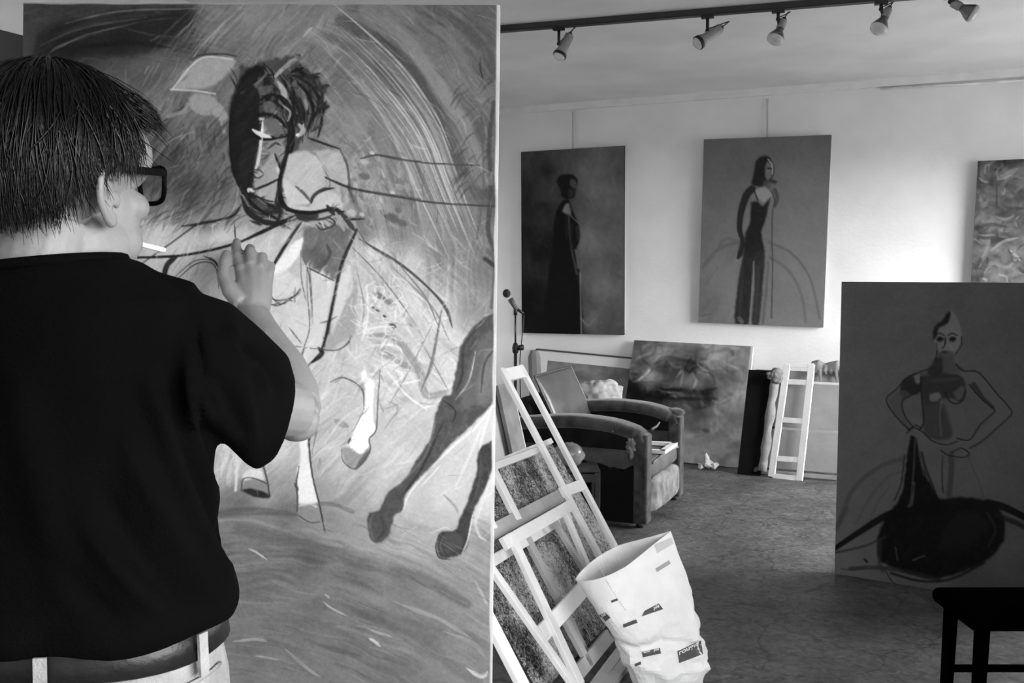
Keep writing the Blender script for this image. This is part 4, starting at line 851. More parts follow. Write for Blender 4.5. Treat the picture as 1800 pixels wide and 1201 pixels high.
# the standing canvas at the right
def paint_standing():
    p = Paint(1440, 470, 2010, 1120, 78)
    p.field([(1500, 520, 82), (1600, 540, 84), (1720, 540, 78), (1780, 560, 76), (1500, 700, 84), (1560, 640, 84), (1750, 640, 78), (1500, 900, 88), (1520, 980, 92), (1780, 850, 78), (1720, 800, 82), (1560, 800, 84), (1500, 1000, 96), (1700, 1030, 70), (1640, 1030, 84), (1900, 700, 76), (1900, 1000, 66)])
    p.mottle(5, 40, 40, 3); p.mottle(4, 4, 4, 2)
    for pts, w, t, al in (([(1472, 925), (1500, 860), (1545, 822), (1588, 806)], 9, 66, .7), ([(1505, 920), (1530, 875), (1560, 840), (1584, 830)], 6, 70, .5), ([(1530, 912), (1545, 880), (1560, 860)], 4, 70, .5), ([(1700, 800), (1722, 850), (1730, 880)], 2, 60, .5), ([(1470, 930), (1488, 895)], 10, 62, .5)):
        p.stroke(pts, w, t, al, 0.9, 0.4)
    # dark mass below
    p.poly([(1560, 905), (1600, 888), (1650, 878), (1700, 875), (1742, 884), (1762, 906), (1766, 940), (1746, 976), (1700, 1002), (1640, 1018), (1592, 1006), (1546, 984), (1544, 944)], 12, 0.95, 4, 3)
    p.poly([(1680, 900), (1714, 900), (1740, 920), (1720, 950), (1680, 966), (1650, 960)], 34, 0.5, 6, 5); p.stroke([(1735, 902), (1750, 930), (1738, 960)], 5, 46, 0.6, 0.8, 0.4)
    p.stroke([(1462, 968), (1510, 936), (1560, 906), (1620, 886)], [10, 13, 16, 20], 14, 0.95, 0.4); p.stroke([(1468, 972), (1520, 960), (1556, 944)], 5, 44, 0.7, 0.8, 0.4); p.stroke([(1736, 884), (1770, 894), (1840, 930)], [16, 16, 12], 14, 0.95, 0.4); p.stroke([(1750, 905), (1800, 926), (1850, 960)], 10, 26, 0.8, 0.6, 0.3)
    p.stroke([(1495, 1000), (1540, 998), (1600, 1006), (1650, 1020)], 8, 40, 0.7, 0.8, 0.4); p.stroke([(1566, 1008), (1620, 1022), (1672, 1018), (1730, 990)], 5, 24, 0.8, 0.6, 0.3); p.stroke([(1555, 1000), (1566, 1020), (1578, 1030)], 2.5, 40, 0.7)
    p.stroke([(1548, 950), (1546, 990), (1552, 1004)], 8, 50, 0.6, 0.8, 0.4); p.stroke([(1574, 962), (1578, 985)], 2.5, 76, 0.7); p.stroke([(1605, 985), (1625, 977)], 2.5, 84, 0.8); p.stroke([(1520, 984), (1524, 988)], 4, 24, 0.9); p.stroke([(1478, 1000), (1500, 1002), (1520, 998)], 2, 40, 0.6, 0.7, 0.5)
    # long dark drape
    p.poly([(1601, 764), (1611, 772), (1618, 806), (1630, 842), (1652, 880), (1648, 900), (1560, 912), (1582, 876), (1592, 830), (1596, 790)], 12, 0.96, 2, 2)
    p.stroke([(1609, 772), (1607, 810), (1604, 850)], 4, 62, 0.8, 0.6, 0.3); p.stroke([(1606, 850), (1602, 884), (1598, 890)], 7, 84, 0.7, 0.8, 0.4); p.stroke([(1620, 796), (1628, 826), (1644, 866)], 5, 34, 0.8); p.stroke([(1616, 800), (1624, 836)], 3, 76, 0.6); p.stroke([(1590, 800), (1584, 850), (1572, 880)], 3, 30, 0.7)
    p.stroke([(1672, 798), (1672, 830), (1668, 870)], 11, 52, 0.7, 0.8, 0.4); p.stroke([(1657, 802), (1656, 836), (1658, 866)], 2.5, 28, 0.8, 0.6, 0.5)
    # figure
    p.poly([(1641, 598), (1640, 582), (1648, 568), (1658, 562), (1664, 550), (1672, 546), (1680, 556), (1688, 576), (1690, 592), (1685, 612), (1676, 622), (1668, 628), (1654, 624), (1645, 612)], 104, 0.9, 1, 1)
    p.poly([(1641, 600), (1640, 582), (1648, 568), (1658, 562), (1664, 550), (1671, 548), (1668, 564), (1660, 572), (1650, 578), (1646, 592)], 22, 0.95, 1, 1); p.poly([(1672, 552), (1680, 560), (1687, 576), (1678, 574), (1670, 568)], 100, 0.8, 1, 1)
    for x in (1652, 1674):
        p.poly([(x - 7, 597), (x, 592), (x + 7, 596), (x, 601)], 14, 0.95, 1, 0); p.stroke([(x - 8, 590), (x, 586), (x + 8, 590)], 2, 20, 0.8)
    p.stroke([(1662, 594), (1661, 606), (1657, 612)], 3, 30, 0.8); p.poly([(1653, 619), (1660, 617), (1667, 619), (1660, 623)], 14, 0.95, 1, 0); p.stroke([(1646, 604), (1648, 618), (1656, 626)], 4, 56, 0.6); p.stroke([(1670, 606), (1674, 616)], 5, 116, 0.5)
    p.poly([(1646, 622), (1674, 618), (1678, 640), (1694, 652), (1620, 660), (1642, 644)], 66, 0.8, 2, 1); p.poly([(1643, 630), (1656, 630), (1654, 660), (1630, 656)], 36, 0.8, 2, 1)
    p.poly([(1588, 668), (1604, 658), (1620, 658), (1618, 688), (1600, 696), (1586, 700), (1582, 684)], 32, 0.9, 2, 1); p.poly([(1606, 660), (1618, 658), (1620, 672), (1610, 674)], 112, 0.8, 2, 1)
    p.poly([(1560, 702), (1582, 686), (1600, 694), (1588, 706), (1590, 730), (1604, 752), (1596, 758), (1572, 728)], 70, 0.7, 2, 1)
    p.poly([(1618, 662), (1652, 656), (1690, 662), (1698, 688), (1690, 706), (1666, 700), (1640, 712), (1622, 710)], 40, 0.85, 2, 1)
    p.poly([(1622, 710), (1654, 708), (1668, 726), (1674, 766), (1650, 774), (1626, 764), (1622, 736)], 50, 0.8, 3, 2)
    p.poly([(1660, 716), (1690, 712), (1696, 760), (1680, 776), (1672, 750)], 84, 0.6, 3, 2)
    p.poly([(1634, 694), (1648, 690), (1654, 698), (1644, 706), (1634, 704)], 112, 0.8, 2, 1); p.poly([(1676, 690), (1692, 678), (1694, 696), (1682, 704)], 92, 0.6, 2, 1); p.stroke([(1640, 670), (1660, 668), (1684, 666)], 6, 60, 0.6); p.stroke([(1656, 700), (1652, 730), (1654, 766)], 3, 92, 0.6)
    p.poly([(1700, 656), (1716, 654), (1732, 668), (1770, 714), (1778, 728), (1730, 776), (1706, 786), (1700, 776), (1714, 764), (1748, 724), (1720, 694)], 84, 0.7, 2, 1); p.stroke([(1712, 676), (1728, 700), (1746, 716)], [9, 8, 5], 40, 0.8, 0.7)
    for pts, w in (([(1641, 646), (1612, 656), (1592, 666), (1576, 684), (1558, 702), (1570, 726), (1588, 746), (1600, 757)], 1.8), ([(1618, 686), (1600, 696), (1586, 706), (1590, 730), (1606, 752)], 1.8), ([(1662, 690), (1668, 704), (1680, 710), (1692, 704), (1697, 688)], 2), ([(1680, 640), (1694, 652), (1716, 653), (1731, 666), (1752, 692), (1772, 714), (1778, 728), (1760, 746), (1726, 776), (1704, 788)], 2), ([(1704, 676), (1720, 696), (1742, 716), (1748, 724), (1724, 746), (1710, 768), (1700, 774), (1682, 771)], 2), ([(1594, 762), (1606, 752), (1622, 760), (1640, 776), (1664, 782), (1682, 776)], 1.8), ([(1596, 756), (1610, 748), (1620, 754)], 1.6), ([(1672, 796), (1690, 788), (1704, 798), (1692, 804), (1666, 800), (1654, 792)], 1.8), ([(1618, 662), (1620, 700), (1624, 740), (1616, 756)], 2), ([(1646, 618), (1645, 636)], 1.6), ([(1690, 592), (1690, 606), (1680, 622)], 1.5)):
        p.stroke(pts, w, 22, 0.9, 0.6, 0.2)
    return p
BL = onfloor(1467, 1010); BRr = onfloor(1725, 1053)
bd = (BRr - BL).normalized(); nb = V((-bd.y, bd.x, 0))
if nb.y < 0: nb = -nb
best = None
for k in range(0, 160):
    L_ = k * 0.001
    up = V((0, 0, math.cos(L_))) + nb * math.sin(L_)
    n_ = bd.cross(up)
    tl = onplane(1476, 497, BL, n_)
    s_ = (tl - BL).dot(bd)
    if best is None or abs(s_) < best[0]: best = (abs(s_), L_, up, (tl - BL).dot(up))
_, LEAN6, up, h6 = best
w6 = 1.05
sb = V((0, 0, 0.004))
canvas('painting', 'tall dark canvas of a standing woman with hands on hips at the right', 'painting', BL + up * h6 + sb, BL + up * h6 + bd * w6 + sb, BL + bd * w6 + sb, BL + sb, paint_standing(), 0.03, 0.0045, M_CANVASG, GAIN_STAND)
# a low stand behind keeps it upright
t = thing('canvas_prop', 'narrow wooden trestle propping up the tall dark canvas from behind', 'trestle', BL + bd * 0.5 + nb * 0.3)
for s_ in (0.25, 0.8):
    foot = BL + bd * s_ + nb * 0.42; top_ = BL + bd * s_ + up * 0.95 + nb * 0.062
    b = MB(); b.beam(foot + V((0, 0, 0.008)), top_, bd, 0.045, 0.025); b.build('leg', M_WOODG, t)
b = MB(); b.beam(BL + bd * 0.2 + nb * 0.245 + up * 0.47, BL + bd * 0.85 + nb * 0.245 + up * 0.47, up, 0.04, 0.02); b.build('crossbar', M_WOODG, t)

# framed sheet with a pale mount behind the armchair
pf = thing('framed_print', 'thin framed picture with pale mount leaning on the wall behind the armchair', 'picture', rm(-1.2, 0.15))
TL = wallpt(944, 614, 0.03); TR = wallpt(1165, 635, 0.03)
xd = (TR - TL).normalized(); yd = (V((0, 0, -1)) + VX * 0.09); yd = (yd - xd * yd.dot(xd)).normalized()
Hh = TL.z / -yd.z - 0.03 if False else 0.74
n_ = xd.cross(yd).normalized()
W_ = (TR - TL).length
def fp(u, v, o=0): return TL + xd * u + yd * v - n_ * o
b = MB(); b.hexa([fp(0, Hh), fp(W_, Hh), fp(W_, 0), fp(0, 0), fp(0, Hh, .012), fp(W_, Hh, .012), fp(W_, 0, .012), fp(0, 0, .012)]); b.build('pale_mount', mat('pale_card', 215, 0.8, 0.05, 5), pf)
for (a, c, d) in (((0, 0), (W_, 0), yd), ((0, Hh), (W_, Hh), yd), ((0, 0), (0, Hh), xd), ((W_, 0), (W_, Hh), xd)):
    b = MB(); b.beam(fp(*a, .008), fp(*c, .008), d, 0.014, 0.02); b.build('frame_strip', mat('dark_frame', 70, 0.5), pf)
m_sheet = mat('washed_print', 128, 0.8, 0.45, 7.0, 0, 60, 0.2, (1, 1, 1.6))
b = MB(); b.hexa([fp(.11, Hh - .08, .0125), fp(W_ - .06, Hh - .08, .0125), fp(W_ - .06, .085, .0125), fp(.11, .085, .0125), fp(.11, Hh - .08, .0135), fp(W_ - .06, Hh - .08, .0135), fp(W_ - .06, .085, .0135), fp(.11, .085, .0135)]); b.build('print_sheet', m_sheet, pf)

# ================================================================== track lights
t = thing('track_light', 'dark ceiling track carrying five spotlights', 'light track', V((0, 0, ROOM_H)))
zt = ROOM_H - 0.035
def onz(px, py, z): return onplane(px, py, V((0, 0, z)), V((0, 0, 1)))
ta = onz(880, 57, zt); tb = onz(1240, 28, zt); td = (tb - ta).normalized()
t.location = V((tb.x, tb.y, ROOM_H))
M_BLACKM = mat('black_metal', 26, 0.4, 0.2, 20, 0, 60, 0.5); M_TRACK = mat('grey_track', 62, 0.5, 0.15, 10)
b = MB(); b.beam(ta - td * 0.7 + V((0, 0, 0.0175)), ta + td * 3.4 + V((0, 0, 0.0175)), V((0, 0, 1)), 0.035, 0.035)
b.build('rail', M_TRACK, t)
tn = V((0, 0, 1)).cross(td)
for s_ in (-1, 1):
    b = MB(); b.beam(ta - td * 0.7 + tn * 0.019 * s_ + V((0, 0, 0.004)), ta + td * 3.4 + tn * 0.019 * s_ + V((0, 0, 0.004)), V((0, 0, 1)), 0.008, 0.003); b.build('rail_lip', M_BLACKM, t)
M_LAMPB = mat('lamp_housing', 150, 0.35, 0.1, 10, 0, 60, 0.5); M_BULB = mat('frosted_reflector_bulb', 205, 0.12, 0.06, 10, 0, 60, 0.8); M_BULBD = mat('silvered_bulb_neck', 110, 0.2, 0.15, 10, 0, 60, 0.6, (1, 1, 1), 0.5)
def track_y(px):
    best = None
    for k in range(800):
        p = ta + td * (-0.3 + k * 0.005)
        e = abs(proj(p)[0] - px)
        if best is None or e < best[0]: best = (e, p)
    return best[1]
def lathe_axis(b, c, ax, prof, seg=18):
    ax = ax.normalized(); r = ax.cross(V((0, 0, 1)));
    if r.length < 0.05: r = ax.cross(V((1, 0, 0)))
    r.normalize(); q = ax.cross(r)
    b.loft([[c + ax * s + (r * math.cos(2 * PI * k / seg) + q * math.sin(2 * PI * k / seg)) * max(rad, 0.0005) for k in range(seg)] for (s, rad) in prof])
def spot(px, stem_py, back, front, dy, style, label):
    m = track_y(px); Y = m.y
    root = thing('spotlight', label, 'spotlight', m, 'spotlights on the ceiling track')
    b = MB(); b.beam(m - td * 0.032 + V((0, 0, -0.006)), m + td * 0.032 + V((0, 0, -0.006)), tn, 0.03, 0.016); b.build('adapter', M_BLACKM, root, bevel=0.002)
    j = at(px, stem_py, Y)
    j.x = m.x
    b = MB(); b.tube([m + V((0, 0, -0.014)), j], 0.0085, 10); b.ell(j, (0.012, 0.012, 0.012), 12); b.build('stem', M_BLACKM, root, True)
    B = at(back[0], back[1], Y + dy); Fp = at(front[0], front[1], Y - dy)
    ax = (Fp - B); L = ax.length; ax.normalize()
    b = MB(); b.beam(j, B + ax * L * 0.42, V((0, 0, 1)), 0.012, 0.006); b.build('bracket', M_BLACKM, root)
    if style == 'can':
        b = MB(); lathe_axis(b, B, ax, [(0, .018), (0.002, .026), (L * .62, .027), (L * .66, .031), (L * .8, .036), (L * .82, .036)]); b.build('housing', M_LAMPB, root, True).modifiers.new('e', 'EDGE_SPLIT').split_angle = 0.6
        b = MB(); lathe_axis(b, B, ax, [(L * .8, .0375), (L * .9, .0385), (L * .91, .034)]); b.build('front_ring', M_BLACKM, root, True)
        b = MB(); lathe_axis(b, B, ax, [(L * .86, .034), (L * .93, .033), (L * .98, .024), (L, .004)]); b.build('bulb', M_BULB, root, True)
    else:
        b = MB(); lathe_axis(b, B, ax, [(0, .014), (0.003, .021), (L * .34, .022), (L * .36, .019)]); b.build('housing', M_LAMPB, root, True).modifiers.new('e', 'EDGE_SPLIT').split_angle = 0.6
        b = MB(); lathe_axis(b, B, ax, [(L * .34, .017), (L * .46, .022), (L * .6, .033), (L * .74, .042), (L * .8, .0435)]); b.build('bulb_neck', M_BULBD, root, True)
        b = MB(); lathe_axis(b, B, ax, [(L * .8, .0435), (L * .88, .042), (L * .96, .028), (L, .004)]); b.build('bulb', M_BULB, root, True)
    # socket and loop of cable at the rear
    b = MB(); lathe_axis(b, B, -ax, [(-0.004, .013), (.014, .012), (.018, .006)]); b.build('socket', M_BLACKM, root, True)
    b = MB(); c0 = B - ax * 0.014
    b.tube([tuple(x) for x in spline([c0, c0 - ax * 0.02 + V((0.012, 0, 0.012)), c0 - ax * 0.008 + V((0.02, -0.012, 0.02)), j + V((0.006, -0.008, 0.01)), j + V((0, 0, 0.03))], 5)], 0.0032, 6); b.build('cable', M_BLACKM, root, True)
spot(983, 77, (1001, 62), (981, 103), 0.02, 'can', 'spotlight nearest the huge canvas, leftmost on the ceiling track')
spot(1243, 54, (1266, 50), (1222, 79), 0.02, 'can', 'spotlight tilted steeply to the left, second from the huge canvas')
spot(1368, 34, (1377, 36), (1360, 76), 0.02, 'bulb', 'spotlight with bare reflector bulb, middle of the five on the track')
spot(1549, 16, (1562, 16), (1541, 58), 0.02, 'bulb', 'spotlight with bare reflector bulb, fourth from the huge canvas')
spot(1672, -2, (1673, 4), (1718, 28), 0.02, 'bulb', 'spotlight pointing right at the upper right corner')

# ================================================================== microphone on its stand
Ym = 6.35
t = thing('microphone_stand', 'thin black microphone stand in the corner beside the dark painting', 'microphone stand', V((at(906, 600, Ym).x, Ym, 0)))
c0 = V((t.location.x, Ym, 0))
topz = at(906, 546, Ym).z
b = MB(); lathe_axis(b, c0, V((0, 0, 1)), [(0, .13), (.012, .13), (.022, .1), (.03, .02), (.032, .012)], 24); b.build('base', M_BLACKM, t, True)
b = MB(); b.tube([c0 + V((0, 0, 0.03)), c0 + V((0, 0, at(0, 615, Ym).z))], 0.011, 10); b.tube([c0 + V((0, 0, at(0, 620, Ym).z)), c0 + V((0, 0, topz))], 0.0065, 10); b.build('pole', M_BLACKM, t, True)
b = MB(); zc = at(0, 612, Ym).z; lathe_axis(b, c0 + V((0, 0, zc - .035)), V((0, 0, 1)), [(0, .014), (.01, .02), (.04, .022), (.06, .016), (.07, .01)], 12); b.tube([c0 + V((0, 0, zc)), c0 + V((0.05, -0.02, zc + 0.006))], [.016, .02], 10); b.build('clutch', M_BLACKM, t, True)
b = MB(); b.tube([c0 + V((0, 0, topz - 0.03)), c0 + V((0, 0, topz + 0.02))], 0.013, 10); b.tube([at(905, 541, Ym), at(921, 552, Ym)], [.012, .008], 8); b.build('clip', M_BLACKM, t, True)
b = MB(); b.tube([tuple(x) for x in spline([at(921, 552, Ym), at(919, 580, Ym), at(916, 610, Ym), at(914, 660, Ym), V((c0.x + .05, Ym, .02))], 6)], 0.004, 6); b.build('cable', M_BLACKM, t, True)
m_ = thing('microphone', 'hand microphone with dark round head clipped to the thin stand', 'microphone', at(905, 540, Ym))
b = MB(); b.tube([at(908, 545, Ym - .03), at(897, 526, Ym - .05)], [.012, .02], 14); b.build('handle', mat('mic_grey', 92, 0.4), m_, True)
b = MB(); b.ell(at(890.5, 516, Ym - .055), (.026, .026, .028), 18); b.build('grille', mat('mic_grille', 42, 0.5, 0.5, 300, 0.5, 300), m_, True)
# ================================================================== stretcher frames leaning at the left
RD = -VX                                             # the direction of the cross bars: away from the viewer
h_ = 0.66
DD = (UX * h_ - V((0, 0, 1))).normalized()           # down along the rails
NN = RD.cross(DD).normalized()
if NN.dot(UX) < 0: NN = -NN
G0 = onfloor(1108, 1078)
def fpl(px, py, off): return onplane(px, py, G0 + NN * off, NN)
def to_floor(a, b, z=0.012):
    d = (b - a).normalized()
    return a + d * ((a.z - z) / -d.z)
def bar(root, name, p, q, off, w, floor=False, m=None, t=0.02):
    a = fpl(*p, off); c = fpl(*q, off)
    if floor: c = to_floor(a, c, 0.004 + w * 0.42)
    b = MB(); d = (c - a).normalized()
    b.beam(a, c, NN.cross(d), w, t)
    return b.build(name, m or M_WOOD, root, bevel=0.002, seg=1)
def frame_thing(label, p):
    return thing('stretcher_frame', label, 'canvas stretcher', p, 'bare stretchers leaning beside the big canvas')
base1 = V((G0.x, G0.y, 0))
f1 = frame_thing('narrow pale ladder-like stretcher, tallest and farthest of the leaning frames', base1)
bar(f1, 'rail', (880, 648), (1050, 972), 0.03, 0.036, True); bar(f1, 'rail', (914, 643), (1083, 966), 0.03, 0.036, True)
bar(f1, 'rung', (884, 661), (921, 653), 0.03, 0.06); bar(f1, 'rung', (988, 866), (1026, 852), 0.028, 0.05)
f2 = frame_thing('wide weathered stretcher in front of the speckled board', base1 - RD * 0.5)
bar(f2, 'rail', (866, 826), (910, 915), 0.008, 0.045, False, M_WOOD); bar(f2, 'rung', (860, 939), (1000, 864), 0.006, 0.058, False, M_WOODG); bar(f2, 'rung', (862, 823), (950, 790), 0.0, 0.03, False, mat('white_edge', 235, 0.7, 0.04)); bar(f2, 'rung', (860, 990), (1000, 905), 0.0, 0.04)
bar(f2, 'rail', (905, 905), (985, 1062), 0.004, 0.04, True, M_WOODG)
f3 = frame_thing('clean pale stretcher with a stepped cross bar behind the paper sack', base1 - RD * 0.6 + UX * 0.15)
bar(f3, 'rung', (885, 957), (1003, 889), 0.065, 0.048); bar(f3, 'rail', (896, 938), (1018, 1200), 0.07, 0.044, True); bar(f3, 'rail', (988, 888), (1028, 985), 0.065, 0.03, True)
bar(f3, 'rail', (966, 903), (1024, 998), 0.06, 0.026, True, M_WOODG); bar(f3, 'rung', (952, 1115), (1026, 1034), 0.055, 0.06)
bar(f3, 'rail', (990, 1085), (1035, 1168), 0.05, 0.034, True, M_WOODG); bar(f3, 'rung', (1012, 1188), (1070, 1118), 0.05, 0.05, False, M_WOODG)
f4 = frame_thing('thin pale stretcher rail crossing low in front of the speckled board', base1 - RD * 0.9 + UX * 0.2)
bar(f4, 'rail', (790, 895), (994, 1186), 0.1, 0.03, True); bar(f4, 'rung', (784, 902), (850, 868), 0.098, 0.035)
f5 = frame_thing('broad white stretcher rail nearest the bottom edge beside the big canvas', base1 - RD * 1.1 + UX * 0.25)
bar(f5, 'rail', (770, 914), (912, 1192), 0.13, 0.055, True); bar(f5, 'rung', (766, 925), (846, 890), 0.128, 0.05); bar(f5, 'rail', (842, 885), (866, 932), 0.13, 0.05)
# the speckled board behind them
def speckle():
    m = bpy.data.materials.new('speckled_board'); m.use_nodes = True
    N = m.node_tree.nodes; L = m.node_tree.links; b = N['Principled BSDF']; b.inputs['Roughness'].default_value = 0.7
    tc = N.new('ShaderNodeTexCoord'); n1 = N.new('ShaderNodeTexNoise'); n1.inputs['Scale'].default_value = 72; n1.inputs['Detail'].default_value = 5; n1.inputs['Roughness'].default_value = 0.75; n1.inputs['Distortion'].default_value = 1.5
    n2 = N.new('ShaderNodeTexNoise'); n2.inputs['Scale'].default_value = 4.5; n2.inputs['Detail'].default_value = 3
    L.new(tc.outputs['Object'], n1.inputs['Vector']); L.new(tc.outputs['Object'], n2.inputs['Vector'])
    mm = N.new('ShaderNodeMath'); mm.operation = 'MULTIPLY_ADD'; mm.inputs[1].default_value = 0.55; L.new(n2.outputs['Fac'], mm.inputs[0]); 
    L.new(n1.outputs['Fac'], mm.inputs[2])
    cr = N.new('ShaderNodeValToRGB'); e = cr.color_ramp.elements
    e[0].position = 0.69; e[0].color = (0.006, 0.006, 0.006, 1); e[1].position = 0.86; e[1].color = (0.6, 0.6, 0.6, 1)
    L.new(mm.outputs[0], cr.inputs['Fac']); L.new(cr.outputs['Color'], b.inputs['Base Color'])
    return m
sbt = thing('speckled_board', 'dark speckled board behind the bare stretcher frames', 'board', base1 - RD * 0.4)
o_ = -0.03
c1 = fpl(864, 822, o_); c2 = fpl(952, 788, o_)
c3 = to_floor(c2, c2 + DD, 0.006); c4 = to_floor(c1, c1 + DD, 0.006)
far = RD * 0.12
c2 += far; c3 += far; c1 -= RD * 0.5; c4 -= RD * 0.5
b = MB(); b.hexa([c4, c3, c2, c1] and [p - NN * 0.012 for p in (c4, c3, c2, c1)] + [p for p in (c4, c3, c2, c1)]); b.build('panel', speckle(), sbt)
b = MB(); b.beam(c1 - DD * 0.012, c2 - DD * 0.012, DD, 0.024, 0.026); b.build('top_batten', mat('white_edge', 235), sbt)
# two loose battens on the floor under the frames
for k, (p, q) in enumerate((((1054, 1204), (1086, 1160)), ((1076, 1204), (1106, 1165)))):
    a = onfloor(*p) + V((0, 0, .014)); c = onfloor(*q) + V((0, 0, .014))
    b = MB(); d = (c - a).normalized(); b.beam(a - d * 0.25, c + d * 0.1, V((0, 0, 1)).cross(d), 0.04, 0.024)
    tag(b.build('batten', M_WOODG, None, bevel=0.002), ['grey batten on the floor under the leaning frames', 'grey batten on the floor nearest the paper sack'][k], 'batten', 'loose battens')
# stacked canvases seen edge-on between the big canvas and the armchair
def leaning_slab(name, label, cat, px_top, px_bot, Y, back, thick, m, edge):
    p = at(*px_top, Y); q_ = at(*px_bot, Y)
    d = (q_ - p).normalized(); hor = (UX * d.dot(UX) + V((0, 0, d.z))).normalized()
    q_ = p + hor * ((p.z - 0.003) / -hor.z)
    n = RD.cross(hor).normalized()
    if n.dot(UX) < 0: n = -n
    q_.z = max(q_.z, 0.003)
    t = thing(name, label, cat, V((q_.x, q_.y, 0)), 'canvases stacked edge-on')
    b = MB(); A = [q_ - RD * back, q_, p, p - RD * back]
    b.hexa([v - n * thick for v in A] + A); b.build('canvas_sheet', m, t)
    b = MB(); e = 0.002
    b.beam(p + RD * e - n * thick / 2, q_ + RD * e - n * thick / 2 + V((0, 0, .004)), n, thick, 0.006); b.build('stretcher_edge', edge, t)
    return t
M_PALE = mat('primed_canvas', 226, 0.85, 0.04, 5)
SP = at(899, 672, 5.15); SQ = at(936, 812, 5.15)
for k, (lab, back, m_, e_) in enumerate((('mottled grey canvas at the right of the leaning stack', .17, mat('mottled_canvas', 128, 0.8, 0.35, 9), M_WOOD), ('grey canvas edge in the middle of the leaning stack', .22, M_WOODG, M_WOODG), ('white primed canvas leaning edge-on beside the big painting', .8, M_PALE, M_PALE))):
    o_ = UX * (-.045 * k) - RD * (.10 * k) + V((0, 0, .01 * k))
    leaning_slab('stacked_canvas', lab, 'canvas', proj(SP + o_), proj(SQ + o_), (SP + o_).y, back, 0.02, m_, e_)
# low rack that the stack leans on, hidden behind the big canvas
SB = SP + UX * (-.135) - RD * .2
t = thing('canvas_rack', 'low wooden rack behind the big canvas that the stacked canvases lean on', 'rack', V((SB.x, SB.y, 0)) - UX * .2 - RD * .3)
zr = SB.z - .03
for a in (0.03, .42):
    for c in (.1, -.75):
        b = MB(); q0 = V((SB.x, SB.y, 0)) - UX * a + RD * c; b.beam(q0 + V((0, 0, .0)), q0 + V((0, 0, zr)), UX, .045, .045); b.build('post', M_WOODG, t, bevel=.002)
for z in (.16, zr - .02):
    for a in (.03, .16, .29, .42):
        b = MB(); q0 = V((SB.x, SB.y, z)) - UX * a; b.beam(q0 + RD * .12, q0 - RD * .77, UX, .07, .02); b.build('slat', M_WOODG, t, bevel=.002)

# ================================================================== paper sack
SK = onfloor(1160, 1215)
sk = thing('paper_sack', 'crumpled white paper sack with printed dark labels standing by the frames', 'paper sack', SK)
YS = SK.y
def sk_ring(ll, rr, dep, yc, dz, n=64, sq=4.0, pinch=0.0):
    """one level of the sack: left and right pixel, half depth"""
    a = at(ll[0], ll[1], yc); c = at(rr[0], rr[1], yc)
    cen = (a + c) / 2; hx = (c - a) / 2
    out = []
    for k in range(n):
        th = 2 * PI * k / n
        cx, sx = math.cos(th), math.sin(th)
        r = (abs(cx) ** sq + abs(sx) ** sq) ** (-1 / sq)
        pz = 1 - pinch * max(0.0, 0.5 + 0.5 * cx * r) ** 1.2
        out.append(cen + hx * (cx * r) + V((0, dep * sx * r * pz, dz * sx * r * pz)))
    return out
lv = [((1122, 1222), (1206, 1222), .10, .0), ((1112, 1203), (1216, 1203), .13, .0), ((1098, 1162), (1238, 1166), .145, .0), ((1083, 1126), (1239, 1138), .15, .0), ((1069, 1102), (1229, 1104), .15, .005), ((1056, 1080), (1221, 1068), .15, .01), ((1040, 1058), (1210, 1026), .15, .012), ((1026, 1040), (1196, 982), .15, .012), ((1011, 1019), (1179, 934), .145, .012)]
rings = [sk_ring(l, r, d, YS + 0.02, dz, 64, 4.0 - 2.6 * (i / 8) ** 2, 0.75 * (i / 8) ** 2) for i, (l, r, d, dz) in enumerate(lv)]
R2 = []
for i in range(len(rings) - 1):
    for k in range(7):
        t_ = k / 7
        def cr(j): return rings[min(max(j, 0), len(rings) - 1)]
        ring = []
        for a, c, d, e in zip(cr(i - 1), cr(i), cr(i + 1), cr(i + 2)):
            ring.append(0.5 * (2 * c + (d - a) * t_ + (2 * a - 5 * c + 4 * d - e) * t_ ** 2 + (3 * c - a - 3 * d + e) * t_ ** 3))
        R2.append(ring)
R2.append(rings[-1])
nl = len(R2)
zmin = min(p.z for p in R2[0])
def crumple(p, f):
    v = 0
    for s_, a_ in ((5.5, 1.0), (11, .55), (23, .22)):
        d_ = mnoise.voronoi(V((p.x, p.y, p.z * .9)) * s_)[0]
        v += (min(d_[1] - d_[0], .5) - .22) * a_ * 1.3
    return v * f
for i, ring in enumerate(R2):
    t_ = i / (nl - 1); f = 0.028 * max(0.0, 1 - max(0, t_ - 0.42) / 0.58) ** 1.3 + 0.002
    cen = sum(ring, V()) / len(ring)
    for k, p in enumerate(ring):
        d = (p - cen); d.z = 0; d.normalize()
        q_ = p + d * crumple(p, f) * (0.3 if i < 2 else 1)
        # a deep horizontal kink where the sack has sagged
        kink = math.exp(-((t_ - 0.47 + 0.03 * math.sin(k * 0.35)) / 0.035) ** 2)
        q_ -= d * 0.016 * kink
        kink = math.exp(-((t_ - 0.3 - 0.02 * math.sin(k * 0.5)) / 0.03) ** 2)
        q_ += d * 0.01 * kink
        ring[k] = V((q_.x, q_.y, max(q_.z, 0.004)))
dz0 = min(p.z for p in R2[0]) - 0.004
for ring in R2[:1]:
    for k in range(len(ring)): ring[k].z = 0.004
